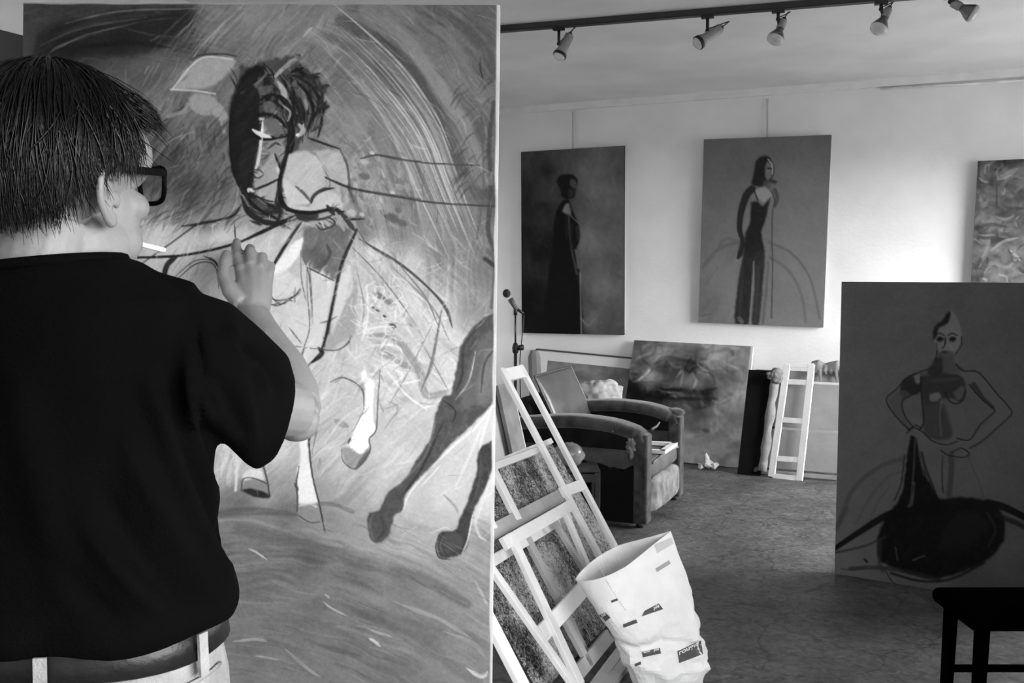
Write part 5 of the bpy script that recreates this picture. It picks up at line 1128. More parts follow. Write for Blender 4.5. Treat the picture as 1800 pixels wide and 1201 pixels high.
# rim: the left end dips, the front edge folds outwards a little
M_PAPER = mat('white_paper', 248, 0.65, 0.05, 14.0, 0.25, 26.0, 0.3)
b = MB(); b.loft(R2, cap=False); n_ = 64
b.f.append([k for k in range(n_)][::-1])
o = b.build('sack_body', M_PAPER, sk, False)
so = o.modifiers.new('paper', 'SOLIDIFY'); so.thickness = 0.003; so.offset = -1
from mathutils.bvhtree import BVHTree
SKT = BVHTree.FromPolygons(b.v, b.f)
def sack_pt(px, py, lift=0.002):
    """the point of the sack's front under a pixel"""
    d = ray(px, py).normalized()
    h = SKT.ray_cast(CAM, d)
    p = h[0] if h[0] is not None else CAM + d * ((SK - CAM).dot(d))
    return p - d * lift
M_LABEL = mat('dark_print', 84, 0.6, 0.15, 30); M_LABELL = mat('faint_print', 176, 0.7, 0.08, 30); M_INKW = mat('white_print', 240, 0.6, 0.03)
def label_patch(name, pts, m, nx=8, ny=3, lift=0.003):
    A, B, C_, D_ = [np.array(p, float) for p in pts]   # TL TR BR BL in pixels
    vs = []
    for j in range(ny + 1):
        for i in range(nx + 1):
            u, v = i / nx, j / ny
            q_ = (A * (1 - u) + B * u) * (1 - v) + (D_ * (1 - u) + C_ * u) * v
            vs.append(sack_pt(q_[0], q_[1], lift))
    fs = [[j * (nx + 1) + i, j * (nx + 1) + i + 1, (j + 1) * (nx + 1) + i + 1, (j + 1) * (nx + 1) + i] for j in range(ny) for i in range(nx)]
    o = mesh_obj(name, vs, fs, m, sk, True)
    return o
def text_on(txt, p0, p1, hpx, parent, m, lift=0.0048, shear=0.25):
    """lettering running from pixel p0 to p1 (baseline), laid on the sack"""
    cu = bpy.data.curves.new('lettering', 'FONT'); cu.body = txt; cu.size = 1.0; cu.shear = shear; cu.resolution_u = 3; cu.offset = 0.02
    tmp = bpy.data.objects.new('tmp', cu); COL.objects.link(tmp)
    me = bpy.data.meshes.new_from_object(tmp.evaluated_get(bpy.context.evaluated_depsgraph_get()))
    bpy.data.objects.remove(tmp)
    xs = [v.co.x for v in me.vertices]; W = max(xs) - min(xs); x0 = min(xs)
    dx, dy = p1[0] - p0[0], p1[1] - p0[1]; L = math.hypot(dx, dy)
    for v in me.vertices:
        u = (v.co.x - x0) / W; h = v.co.y * hpx / 0.72
        v.co = sack_pt(p0[0] + dx * u + dy / L * h, p0[1] + dy * u - dx / L * h, lift)
    me.materials.clear(); me.materials.append(m)
    o = bpy.data.objects.new('lettering', me); COL.objects.link(o); setparent(o, parent)
    return o
l_ = label_patch('printed_label', [(1191, 1145), (1232, 1126), (1236, 1150), (1194, 1166)], M_LABEL, 10, 4); text_on('rougier', (1194, 1152), (1236, 1130), 8, l_, M_INKW)
l_ = label_patch('printed_label', [(1133, 1074), (1158, 1061), (1166, 1071), (1128, 1084)], M_LABEL, 10, 3); text_on('plé', (1149, 1072), (1160, 1067), 6, l_, M_INKW)
l_ = label_patch('printed_label', [(1128, 1146), (1160, 1139), (1162, 1149), (1130, 1156)], M_LABEL, 8, 3); text_on('rougier', (1130, 1149), (1144, 1146), 5, l_, M_INKW); text_on('plé', (1149, 1145), (1159, 1143), 5, l_, M_INKW)
l_ = label_patch('printed_label', [(1095, 1098), (1118, 1089), (1121, 1095), (1096, 1104)], M_LABEL, 8, 3)
l_ = label_patch('printed_label', [(1053, 1082), (1064, 1077), (1073, 1086), (1063, 1094)], M_LABEL, 6, 3); text_on('plé', (1057, 1086), (1066, 1081), 6, l_, M_INKW)
l_ = label_patch('printed_label', [(1152, 1000), (1176, 985), (1179, 991), (1155, 1006)], M_LABELL, 8, 3)
l_ = label_patch('printed_label', [(1074, 1056), (1085, 1052), (1086, 1056), (1075, 1060)], M_LABEL, 4, 2)
l_ = label_patch('printed_label', [(1115, 1168), (1126, 1163), (1127, 1168), (1117, 1172)], M_LABEL, 4, 2)
l_ = label_patch('fold_shade', [(1150, 958), (1180, 945), (1184, 956), (1155, 973)], mat('shadow_paper', 214, 0.7, 0.04), 8, 4, 0.0025)  # shade of a fold, painted as a greyer paper patch
# seam of the paper
b = MB(); b.tube([sack_pt(*p, 0.0015) for p in ((1056, 1001), (1066, 1020), (1078, 1040), (1090, 1058), (1100, 1073))], 0.0018, 6); b.build('seam', M_PAPER, sk, True)

# ================================================================== armchair
N0 = onfloor(1134, 934)
FX = UX                                               # the chair's front
def ch(s, w, z): return N0 - FX * s + RD * w + V((0, 0, z))
M_VELV = mat('worn_velvet', 70, 0.9, 0.55, 16.0, 0.4, 70.0, 0.1, sheen=0.3)
M_VELVD = mat('dark_velvet', 30, 0.95, 0.4, 10.0, 0.4, 70.0, 0.1)
M_BURLAP = mat('bare_backing', 88, 0.9, 0.25, 12.0, 0.3, 90.0, 0.1)
M_TORN = mat('torn_upholstery', 132, 0.85, 0.45, 13.0, 0.6, 30.0, 0.2)
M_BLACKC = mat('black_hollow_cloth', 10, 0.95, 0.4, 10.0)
M_LEATH = mat('brown_leather', 84, 0.32, 0.18, 7.0, 0.12, 60.0, 0.55)
CW, CD = 0.86, 0.84
ac = thing('armchair', 'battered club armchair with torn upholstery in front of the leaning canvas', 'armchair', ch(0.4, 0.4, 0))
def rounded(a, c, hz, rr, n=6):
    """ring: rounded rectangle from (-a,-c) to (a,c)"""
    pts = []
    for (sx, sy, a0_) in ((1, 1, 0), (-1, 1, PI / 2), (-1, -1, PI), (1, -1, 1.5 * PI)):
        for k in range(n + 1):
            t_ = a0_ + PI / 2 * k / n
            pts.append((sx * (a - rr) + rr * math.cos(t_), sy * (c - rr) + rr * math.sin(t_)))
    return pts
prof = spline([(0.0, .50), (.03, .548), (.1, .578), (.22, .604), (.42, .615), (.62, .60), (CD, .575)], 6)
for side in (0, 1):
    w0, w1 = (0.0, 0.13) if side == 0 else (CW - 0.13, CW)
    wm = (w0 + w1) / 2
    rr = []
    for i, (s, z) in enumerate(prof):
        a = prof[max(i - 1, 0)]; c = prof[min(i + 1, len(prof) - 1)]
        tx, tz = c[0] - a[0], c[1] - a[1]; l_ = math.hypot(tx, tz); nx_, nz_ = -tz / l_, tx / l_
        rg = []
        for (p, q_) in rounded((0.075 if s > .05 else 0.062), 0.036, 0, 0.03, 4):
            rg.append(ch(s + nx_ * (q_ - .036), wm + p, z + nz_ * (q_ - .036)))
        rr.append(rg)
    b = MB(); b.loft(rr); ap = b.build('arm_pad', M_VELV, ac, True)
    b = MB(); pr = [(s, z - 0.045) for (s, z) in prof if s > .03]
    up_ = [ch(s, w0 + .015, z) for (s, z) in pr]; lo_ = [ch(s, w0 + .015, .44) for (s, z) in pr]; up2 = [ch(s, w1 - .015, z) for (s, z) in pr]; lo2 = [ch(s, w1 - .015, .44) for (s, z) in pr]
    b.loft([list(x) for x in zip(lo_, up_, up2, lo2)]); b.build('arm_panel', M_VELVD, ac)
    b = MB(); b.hexa([ch(.06, w0 + .03, .33), ch(CD, w0 + .03, .33), ch(CD, w1 - .015, .33), ch(.06, w1 - .015, .33), ch(.06, w0 + .03, .44), ch(CD, w0 + .03, .44), ch(CD, w1 - .015, .44), ch(.06, w1 - .015, .44)]); b.build('bare_board', M_BURLAP, ac)
    # torn lower cover with a ragged upper edge
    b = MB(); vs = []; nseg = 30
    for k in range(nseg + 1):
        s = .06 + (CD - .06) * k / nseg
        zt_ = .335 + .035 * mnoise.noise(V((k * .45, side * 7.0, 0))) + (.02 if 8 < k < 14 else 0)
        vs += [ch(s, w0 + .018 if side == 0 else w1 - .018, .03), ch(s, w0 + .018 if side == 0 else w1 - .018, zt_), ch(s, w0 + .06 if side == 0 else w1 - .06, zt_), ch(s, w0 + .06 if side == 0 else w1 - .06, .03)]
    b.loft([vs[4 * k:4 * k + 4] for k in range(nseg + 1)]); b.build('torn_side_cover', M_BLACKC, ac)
    b = MB(); b.hexa([ch(-.005, w0 + .01, .03), ch(.075, w0 + .01, .03), ch(.075, w1 - .02, .03), ch(-.005, w1 - .02, .03), ch(-.005, w0 + .01, .53), ch(.075, w0 + .01, .54), ch(.075, w1 - .02, .54), ch(-.005, w1 - .02, .53)]); b.build('front_post', M_VELV, ac, bevel=0.012)
    for s in (.05, CD - .05):
        b = MB(); b.tube([ch(s, wm, 0.0), ch(s, wm, .032)], 0.022, 12); b.build('foot', M_BLACKM, ac, True)
# flared scroll at the far arm's front, torn flap at the near one
b = MB(); b.ell(ch(.045, CW - .055, .552), (.06, .062, .028), 22); b.build('scroll_end', M_VELV, ac, True)
def crumpled(b, c, r, seg=28, f=0.3, s=14.0, rot=None):
    """a lump folded into flat facets and sharp creases"""
    k = len(b.v); b.ell(c, r, max(seg, 30), rot)
    for i in range(k, len(b.v)):
        d = b.v[i] - V(c); n = 0
        for q_, a_ in ((s, 1.0), (s * 2.3, .45)):
            v_ = mnoise.voronoi(b.v[i] * q_)[0]
            n += (min(v_[1] - v_[0], .55) - .2) * a_ * 2.0
        n += .5 * mnoise.noise(b.v[i] * s * .7)
        b.v[i] = b.v[i] + d * n * f * 1.3
b = MB(); crumpled(b, ch(.085, 0.012, .47), (.028, .014, .055), 18, .5, 30); b.build('torn_flap', M_TORN, ac, True)
b = MB(); crumpled(b, ch(.17, 0.004, .545), (.022, .01, .016), 14, .5, 30); b.build('torn_flap', M_TORN, ac, True)
b = MB(); b.tube([ch(0, .11, .55), ch(-.02, .15, .565), ch(-.03, .17, .585)], [.008, .006, .003], 6); b.build('loose_strip', M_TORN, ac, True)
# seat, front panel, back
b = MB(); b.hexa([ch(.03, .13, .05), ch(CD - .06, .13, .05), ch(CD - .06, CW - .13, .05), ch(.03, CW - .13, .05), ch(.03, .13, .26), ch(CD - .06, .13, .26), ch(CD - .06, CW - .13, .26), ch(.03, CW - .13, .26)]); b.build('seat_base', M_VELVD, ac)
def pad(lo, hi, z0, z1, w0, w1, bulge=0.02, n=10):
    rg = []
    for j in range(n + 1):
        w = w0 + (w1 - w0) * j / n; k_ = bulge * math.sin(PI * j / n)
        e = 0.9 if j in (0, n) else 1.0
        cs, cz = (lo + hi) / 2, (z0 + z1) / 2
        rg.append([ch(cs + p * e, w, cz + k_ * (0.5 if q_ > 0 else 0) + q_ * e) for (p, q_) in rounded((hi - lo) / 2 + k_ * .3, (z1 - z0) / 2, 0, .035, 5)])
    b = MB(); b.loft(rg); return b
pad(.0, .62, .262, .362, .135, CW - .135).build('seat_cushion', mat('worn_seat', 100, 0.7, 0.22, 8.0, 0.3, 50, 0.3), ac, True)
b = MB(); b.tube([ch(.004, .15 + .56 * k / 8, .352 + .012 * math.sin(PI * k / 8)) for k in range(9)], .007, 8); b.build('seat_piping', M_TORN, ac, True)
pad(-.012, .05, .06, .252, .15, CW - .15, .03).build('front_panel', M_TORN, ac, True)
b = MB(); b.hexa([ch(.66, .1, .06), ch(CD, .1, .06), ch(CD, CW - .1, .06), ch(.66, CW - .1, .06), ch(.74, .1, .66), ch(CD + .06, .1, .66), ch(CD + .06, CW - .1, .66), ch(.74, CW - .1, .66)]); b.build('backrest', M_VELVD, ac, bevel=0.03)
# the loose leather cushion
pT = (at(938, 661, 5.72), ); 
tl = at(937, 662, 5.72); tr = onplane(1003, 644, tl, (RD.cross(V((0, 0, 1)))).normalized()) if False else None
dn = (FX * 0.42 - V((0, 0, 1))).normalized(); cn = RD.cross(dn).normalized()
if cn.dot(FX) < 0: cn = -cn
# push the plane so that the upper left corner rests against the backrest
tl = onplane(937, 662, ch(.70, .3, .66) + cn * 0.05, cn); tr = onplane(1003, 644, tl, cn); br = onplane(1041, 727, tl, cn); bl = tl + (br - tr)
tl += RD * .02; bl += RD * .02
lc = thing('leather_cushion', 'shiny leather cushion leaning in the battered armchair', 'cushion', (bl + br) / 2)
nu, nv_ = 18, 18; fr = []; bk = []
for j in range(nv_ + 1):
    for i in range(nu + 1):
        u, v = i / nu, j / nv_
        p = (tl * (1 - u) + tr * u) * (1 - v) + (bl * (1 - u) + br * u) * v
        e = (math.sin(PI * min(max(u, .0), 1)) ** .45) * (math.sin(PI * v) ** .45)
        wv_ = mnoise.noise(V((u * 4, v * 4, 2.0))) * .008
        fr.append(p + cn * (.035 * e + wv_ * e)); bk.append(p - cn * (.055 * e + .004))
k = (nu + 1) * (nv_ + 1)
fs = []
for j in range(nv_):
    for i in range(nu):
        a = j * (nu + 1) + i; q4 = [a, a + 1, a + nu + 2, a + nu + 1]
        fs.append(q4[::-1]); fs.append([x + k for x in q4])
rim = [i for i in range(nu + 1)] + [j * (nu + 1) + nu for j in range(1, nv_ + 1)] + [nv_ * (nu + 1) + i for i in range(nu - 1, -1, -1)] + [j * (nu + 1) for j in range(nv_ - 1, 0, -1)]
for i in range(len(rim)):
    a, c = rim[i], rim[(i + 1) % len(rim)]; fs.append([a, c, c + k, a + k])
mesh_obj('cushion_body', fr + bk, fs, M_LEATH, lc, True)
b = MB(); b.tube([fr[i] for i in rim] + [fr[rim[0]]], 0.007, 6); b.build('piping', M_LEATH, lc, True)
# white picture frame lying on the seat
zs = 0.385
C0 = onz(1185, 781, zs); d1 = (onz(1146, 779, zs) - C0).normalized(); d2 = (onz(1146, 807, zs) - C0).normalized()
wf = thing('white_frame', 'small white picture frame lying on the armchair seat', 'picture frame', C0 + d1 * .1 + d2 * .1)
l1, l2 = .22, .27
for (a, c) in ((C0, C0 + d1 * l1), (C0, C0 + d2 * l2), (C0 + d1 * l1, C0 + d1 * l1 + d2 * l2), (C0 + d2 * l2, C0 + d1 * l1 + d2 * l2)):
    b = MB(); dd = (c - a).normalized(); b.beam(a - dd * .015, c + dd * .015, V((0, 0, 1)).cross(dd), .036, .02); b.build('frame_side', mat('white_edge', 235), wf)
# pale crumpled cloth behind the cushion
b = MB(); crumpled(b, at(1056, 692, 6.45), (.16, .09, .092), 64, .2, 8.5)
tag(b.build('crumpled_cloth', mat('pale_cloth', 176, 0.9, 0.3, 14, 0.5, 24), None, True), 'pale crumpled cloth heaped behind the leather cushion', 'cloth')
bpile = MB(); bpile.hexa([at(1010, 716, 6.45) + V((dx, dy, dz)) for (dx, dy, dz) in ()]) if False else None
# the low chest that cloth lies on
cs = at(1056, 690, 6.45)
t = thing('low_chest', 'low dark chest hidden behind the armchair under the pale cloth', 'chest', V((cs.x, cs.y, 0)))
b = MB(); b.box(V((cs.x - .02, cs.y, (cs.z - .108) / 2)), UX * .22, VX * .13, V((0, 0, (cs.z - .108) / 2))); b.build('box', M_WOODG, t, bevel=0.005)
b = MB(); b.box(V((cs.x - .02, cs.y, cs.z - .10)), UX * .23, VX * .14, V((0, 0, .008))); b.build('lid', M_WOODG, t, bevel=0.003)
# squared wooden post behind the chair
b = MB(); p0 = at(939, 616, 6.9); q0 = onfloor(945, 850); q0 = V((p0.x + .03, p0.y - .05, 0))
xa = (UX * .9 + VX * .4).normalized(); ya = V((0, 0, 1)).cross(xa)
rg = lambda c, s: [c + xa * a * s + ya * d * s for a, d in ((-.032, -.03), (.01, -.034), (.034, -.01), (.034, .03), (-.02, .034), (-.036, .01))]
b.loft([rg(q0, 1), rg(p0 - V((0, 0, .05)), 1), rg(p0, .6)])
tag(b.build('wooden_post', mat('dusty_wood', 120, 0.85, 0.2, 10)), 'squared grey wooden post standing behind the armchair', 'post')

# dark crate and plastic bag in front of the chair
cz = at(0, 828, 5.12).z; cr_ = at(1054, 828, 5.12)
t = thing('crate', 'small dark open crate beside the armchair', 'crate', V((cr_.x - .14, 5.2, 0)))
cx0, cx1, cy0, cy1 = cr_.x - .27, cr_.x, 5.07, 5.30
M_CRATE = mat('scuffed_dark_wood', 44, 0.6, 0.5, 12, 0.3, 40, 0.4)
for x in (cx0 + .015, cx1 - .015):
    for y in (cy0 + .015, cy1 - .015):
        b = MB(); b.box(V((x, y, cz / 2)), (.015, 0, 0), (0, .015, 0), (0, 0, cz / 2)); b.build('post', M_CRATE, t, bevel=0.003)
for z in (.05, cz - .03):
    for (x0, x1, y0, y1) in ((cx0, cx1, cy0, cy0 + .02), (cx0, cx1, cy1 - .02, cy1), (cx0, cx0 + .02, cy0, cy1), (cx1 - .02, cx1, cy0, cy1)):
        b = MB(); b.box(V(((x0 + x1) / 2, (y0 + y1) / 2, z)), ((x1 - x0) / 2 - .016, 0, 0) if x1 - x0 > .1 else ((x1 - x0) / 2, 0, 0), (0, (y1 - y0) / 2 - (.016 if y1 - y0 > .1 else 0), 0), (0, 0, .022)); b.build('slat', M_CRATE, t, bevel=0.002)
b = MB(); b.box(V(((cx0 + cx1) / 2, (cy0 + cy1) / 2, cz + .006)), ((cx1 - cx0) / 2, 0, 0), (0, (cy1 - cy0) / 2, 0), (0, 0, .006)); b.build('lid', M_CRATE, t, bevel=0.003)
pb = at(1000, 808, 5.17); b = MB(); crumpled(b, V((pb.x, 5.19, cz + .075)), (.085, .07, .066), 30, .16, 10)
tag(b.build('plastic_bag', mat('cloudy_plastic', 122, 0.3, 0.3, 9, 0.2, 30, 0.6), None, True), 'cloudy grey plastic bag lying on the dark crate', 'plastic bag')

# ================================================================== things along the back wall at the right
fl_a = onfloor(1322, 834); fl_b = onfloor(1472, 847); pd = (fl_b - fl_a).normalized(); pn = V((pd.y, -pd.x, 0))
if pn.y > 0: pn = -pn
lean = 0.10
pup = (V((0, 0, 1)) - pn * lean).normalized(); pfn = pd.cross(pup).normalized()
if pfn.y > 0: pfn = -pfn
PH = (onplane(1400, 650, fl_a, pfn) - fl_a).dot(pup)
pp = thing('plank_panel', 'grey panel of wide horizontal boards leaning on the wall behind the ladder stretcher', 'board panel', (fl_a + fl_b) / 2)
def pnl(a, h, o): return fl_a + pd * a + pup * h + pfn * o
hs = [onplane(1450, y, fl_a, pfn) for y in (833, 758, 674)]
hs = [0.03] + [(h - fl_a).dot(pup) for h in hs] + [PH]
PLEN = 1.25
M_PLY = mat('grey_plywood', 158, 0.8, 0.08, 7, 0.15, 30, 0.2)
for i in range(4):
    z0, z1 = hs[i] + .008, hs[i + 1] - .008
    if i == 0: z0 = 0.01
    b = MB(); b.hexa([pnl(.0, z0, -.02), pnl(PLEN, z0, -.02), pnl(PLEN, z0, 0.0), pnl(.0, z0, 0.0), pnl(.0, z1, -.02), pnl(PLEN, z1, -.02), pnl(PLEN, z1, 0.0), pnl(.0, z1, 0.0)]); b.build('plank', M_PLY, pp, bevel=0.002)
for a in (.1, .62, 1.15):
    b = MB(); b.hexa([pnl(a, .02, -.04), pnl(a + .06, .02, -.04), pnl(a + .06, .02, -.0205), pnl(a, .02, -.0205), pnl(a, PH - .02, -.04), pnl(a + .06, PH - .02, -.04), pnl(a + .06, PH - .02, -.0205), pnl(a, PH - .02, -.0205)]); b.build('batten', M_CRATE, pp)
# black sheet added for the dark gap between the leaning canvas and the panel
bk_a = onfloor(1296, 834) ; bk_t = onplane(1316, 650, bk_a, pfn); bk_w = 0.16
t = tag(mesh_obj('gap_sheet', *(lambda A: (A, [[0, 1, 2, 3], [7, 6, 5, 4], [0, 4, 5, 1], [1, 5, 6, 2], [2, 6, 7, 3], [3, 7, 4, 0]]))([v + o_ for o_ in (V(), pfn * -.015) for v in (bk_a + V((0, 0, .003)), bk_a + pd * bk_w + V((0, 0, .003)), bk_t + pd * bk_w, bk_t)]), M_BLACKC), 'black sheet added for the dark gap between the blurred heads canvas and the rolled canvas', 'board')
# roll of canvas with a rag on top
b = MB(); p0 = onplane(1362, 668, fl_a + pfn * .06, pfn); q0 = onplane(1340, 828, fl_a + pfn * .06, pfn); q0.z = max(q0.z, .03)
pts = [p0 + (q0 - p0) * k / 12 for k in range(13)]
b.tube(pts, [.029 + .006 * math.sin(k * 1.7) for k in range(13)], 14)
for i in range(len(b.v)): b.v[i] += V((mnoise.noise(b.v[i] * 11), mnoise.noise(b.v[i] * 9 + V((5, 0, 0))), 0)) * .012
tag(b.build('rolled_canvas', mat('rolled_canvas_cloth', 150, 0.9, 0.25, 12, 0.3, 40), None, True), 'rolled grey canvas standing between the black gap sheet and the ladder stretcher', 'rolled canvas')
b = MB(); crumpled(b, onplane(1362, 660, fl_a + pfn * .1, pfn), (.06, .045, .045), 44, .3, 10)
tag(b.build('rag', mat('grey_rag', 120, 0.9, 0.35, 18, 0.4, 50), None, True), 'crumpled grey rag hanging on top of the rolled canvas', 'rag')
b = MB(); c_ = onfloor(1338, 828); crumpled(b, V((c_.x, c_.y, .045)) + pfn * .13, (.06, .05, .042), 24, .5, 16)
tag(b.build('rag', mat('grey_rag', 120), None, True), 'crumpled rag on the floor at the foot of the rolled canvas', 'rag')
# ladder-like stretcher in front of the panel
la = onfloor(1351, 839); lb = onfloor(1411, 846); ldr = (lb - la).normalized()
lup = (V((0, 0, 1)) - pn * .14).normalized(); ln_ = ldr.cross(lup).normalized()
if ln_.y > 0: ln_ = -ln_
ls = thing('ladder_stretcher', 'pale ladder-like stretcher with five rungs leaning on the plank panel', 'canvas stretcher', (la + lb) / 2)
def lp(px, py): return onplane(px, py, la, ln_)
for (p, q_) in (((1384, 641), (1356, 838)), ((1427, 641), (1405, 845))):
    b = MB(); b.beam(lp(*p), lp(*q_), ldr, .044, .022); b.build('rail', M_WOOD, ls, bevel=.002)
for (p, q_, w) in (((1382, 643), (1430, 643), .03), ((1380, 671), (1424, 673), .036), ((1372, 738), (1416, 741), .036), ((1363, 806), (1408, 809), .036), ((1358, 837), (1406, 842), .036)):
    b = MB(); b.beam(lp(*p), lp(*q_), lup, w, .018); b.build('rung', M_WOOD, ls, bevel=.002)
# cloth rolled over the top of the panel
b = MB(); e0 = pnl((onplane(1428, 640, fl_a, pfn) - fl_a).dot(pd), PH + .02, .01)
pts = [e0 + pd * (.5 * k / 12) + V((0, 0, .006 * math.sin(k * 2.1))) for k in range(13)]
b.tube(pts, [.03 + .022 * abs(math.sin(1.1 * k + .6)) for k in range(13)], 16)
for k in range(7):
    c_ = e0 + pd * (.02 + .035 * k) + pfn * .025
    b.tube([c_ + V((0, 0, .02)), c_ + V((0, 0, -.02)) + pfn * .012, c_ + V((0, 0, -.05 - .05 * (k % 3 == 1))) + pd * .008], [.014, .016, .006], 8)
o = b.build('draped_cloth', mat('grey_drape', 128, 0.9, 0.25, 16, 0.3, 60), None, True); remesh(o, .006, 3)
tag(o, 'grey cloth draped over the top edge of the plank panel', 'cloth')
# scrap of crumpled paper by the foot of the leaning canvas
def hull(b, c, r, n, seed):
    """a facetted crumple: the hull of random points"""
    R_ = random.Random(seed); bm = bmesh.new()
    for _ in range(n):
        v = V((R_.gauss(0, 1), R_.gauss(0, 1), R_.gauss(0, 1))).normalized() * R_.uniform(.7, 1.1)
        bm.verts.new(V(c) + V((v.x * r[0], v.y * r[1], v.z * r[2])))
    g = bmesh.ops.convex_hull(bm, input=bm.verts)
    bmesh.ops.delete(bm, geom=[x for x in g['geom_interior'] if isinstance(x, bmesh.types.BMVert)], context='VERTS')
    bm.verts.index_update(); b.add([v.co.copy() for v in bm.verts], [[v.index for v in f.verts] for f in bm.faces]); bm.free()
c_ = onfloor(1243, 826); b = MB()
hull(b, (c_.x, c_.y, .042), (.05, .045, .04), 16, 1); hull(b, (c_.x + .045, c_.y - .01, .036), (.04, .04, .034), 14, 2); hull(b, (c_.x - .005, c_.y, .085), (.022, .02, .045), 12, 3); hull(b, (c_.x - .05, c_.y, .03), (.03, .03, .028), 12, 4)
tag(b.build('crumpled_paper', mat('pale_paper_scrap', 190, 0.85, 0.25, 20), None, False), 'crumpled pale paper on the floor at the foot of the leaning canvas', 'paper')

# ================================================================== dark stool at the lower right, board at the far left
st = thing('stool', 'black low stool at the bottom right corner', 'stool', at(1745, 1340, 2.8) * 1.0)
st.location.z = 0
M_STOOL = mat('black_lacquer', 4, 0.9, 0.3, 12, 0, 60, 0.0)
z_ = at(0, 1082, 2.8).z; x0 = at(1686, 1082, 2.8).x
b = MB(); b.hexa([V(p) for p in ((x0, 2.72, z_ - .025), (x0 + .46, 2.72, z_ - .025), (x0 + .46, 3.0, z_ - .025), (x0, 3.0, z_ - .025), (x0, 2.72, z_ + .025), (x0 + .46, 2.72, z_ + .025), (x0 + .46, 3.0, z_ + .025), (x0, 3.0, z_ + .025))]); b.build('seat', M_STOOL, st, bevel=.022, seg=4)
for (x, y) in ((x0 + .05, 2.76), (x0 + .41, 2.76), (x0 + .05, 2.96), (x0 + .41, 2.96)):
    b = MB(); b.tube([(x, y, z_ - .02), (x - .01 if x < x0 + .2 else x + .01, y, 0)], [.022, .018], 12); b.build('leg', M_STOOL, st, True)
for y in (2.76, 2.96):
    b = MB(); b.tube([(x0 + .05, y, .18), (x0 + .41, y, .18)], .012, 10); b.build('stretcher', M_STOOL, st, True)
pl = rm(U_L, 0) ; dl = UX
def lwall(px, py, off): return onplane(px, py, rm(U_L + off, 0), UX)
a = lwall(-60, 52, .05); c = lwall(60, 53, .05)
t = thing('tall_board', 'tall grey board leaning on the left wall at the left edge', 'board', V((a.x, a.y, 0)))
b = MB(); wd_ = RD
A = [V((c.x, c.y, 0.003)) + UX * .16, V((a.x, a.y, .003)) + UX * .16 , a, c]
A[2].z = A[3].z = (a.z + c.z) / 2
b.hexa(A + [p - UX * .025 for p in A]); b.build('panel', mat('slate_board', 62, 0.8, 0.2, 6), t)
b = MB(); b.beam(A[0] + (A[3] - A[0]).normalized() * .02 + UX * .005, A[3] + UX * .005, RD, .04, .02); b.build('edge_batten', mat('slate_batten', 74, 0.8, 0.1), t)

# tall cupboard added unseen by the right wall to shade the lower right
t = thing('blocker', 'tall dark cupboard added out of view to shade the lower right', 'blocker', rm(2.1, 5.1))
M_CUP = mat('dark_stained_wood', 40, 0.6, 0.25, 5, 0.2, 30, 0.3)
w_ = wallbox(1.8, 2.42, 4.2, 5.9, 0.06, 2.15); w_.build('carcass', M_CUP, t, bevel=0.004)
w_ = wallbox(1.83, 2.40, 4.25, 5.85, 0.0, 0.06); w_.build('plinth', M_CUP, t)
for (v0, v1) in ((4.22, 5.04), (5.06, 5.88)):
    w_ = wallbox(1.778, 1.8, v0, v1, 0.08, 2.13); d_ = w_.build('door', M_CUP, t, bevel=0.003)
    b = MB(); b.ell(rm(1.765, (v1 - .06) if v0 < 5 else (v0 + .06), 0.95), (.014, .014, .014), 12); b.build('knob', M_BLACKM, d_, True)
# ================================================================== the painter, seen from behind
M_SKIN = mat('skin', 114, 0.5, 0.08, 25.0, 0.12, 140.0, 0.4)
M_SHIRT = mat('black_cotton', 5, 0.95, 0.25, 6.0, 0.25, 220.0, 0.03)
M_JEANS = mat('washed_denim', 128, 0.9, 0.28, 16.0, 0.35, 160.0, 0.15)
M_BELT = mat('belt_leather', 18, 0.42, 0.35, 14.0, 0.15, 80.0, 0.3)
M_HAIR = mat('dark_hair', 8, 0.36, 0.35, 30.0, 0, 60, 0.2)
man = thing('person', 'man in black t-shirt and light jeans painting at the huge canvas', 'person', V((-0.56, 1.2, 0)))
PX = lambda x, y, Y: at(x, y, Y)
# head frame
PHI = math.radians(66); TILT = math.radians(-2)
hf0 = V((math.cos(PHI), math.sin(PHI), 0)); hr = V((math.sin(PHI), -math.cos(PHI), 0)); hu0 = V((0, 0, 1))
hf = (hf0 * math.cos(TILT) - hu0 * math.sin(TILT)); hu = (hu0 * math.cos(TILT) + hf0 * math.sin(TILT))
HO = PX(114, 352, 1.2)
def hd(f, r, u): return HO + hf * f + hr * r + hu * u
HM = Matrix((hf, hr, hu)).transposed()
def hell(b, c, r, seg=20): b.ell(hd(*c), r, seg, HM)
# ---- skin: one continuous surface
b = MB()
hell(b, (-.012, 0, .048), (.098, .077, .092), 28)
hell(b, (.035, 0, -.02), (.062, .062, .085), 24)
hell(b, (.05, 0, -.07), (.045, .045, .04), 20)
hell(b, (.078, 0, -.098), (.02, .024, .017), 14)
hell(b, (.077, 0, .058), (.034, .064, .05), 18)
hell(b, (.078, 0, .03), (.022, .055, .012), 14)
for s in (1, -1):
    hell(b, (.062, .042 * s, -.008), (.028, .022, .022), 14)
    hell(b, (.01, .052 * s, -.055), (.04, .016, .035), 14)
    hell(b, (.045, .045 * s, -.05), (.03, .018, .03), 14)
b.tube([hd(.088, 0, .028), hd(.105, 0, .002), hd(.119, 0, -.022)], [.009, .011, .014], 10)
hell(b, (.104, .011, -.026), (.012, .01, .009), 10); hell(b, (.104, -.011, -.026), (.012, .01, .009), 10)
hell(b, (.09, 0, -.047), (.012, .023, .007), 12); hell(b, (.088, 0, -.06), (.012, .021, .008), 12)
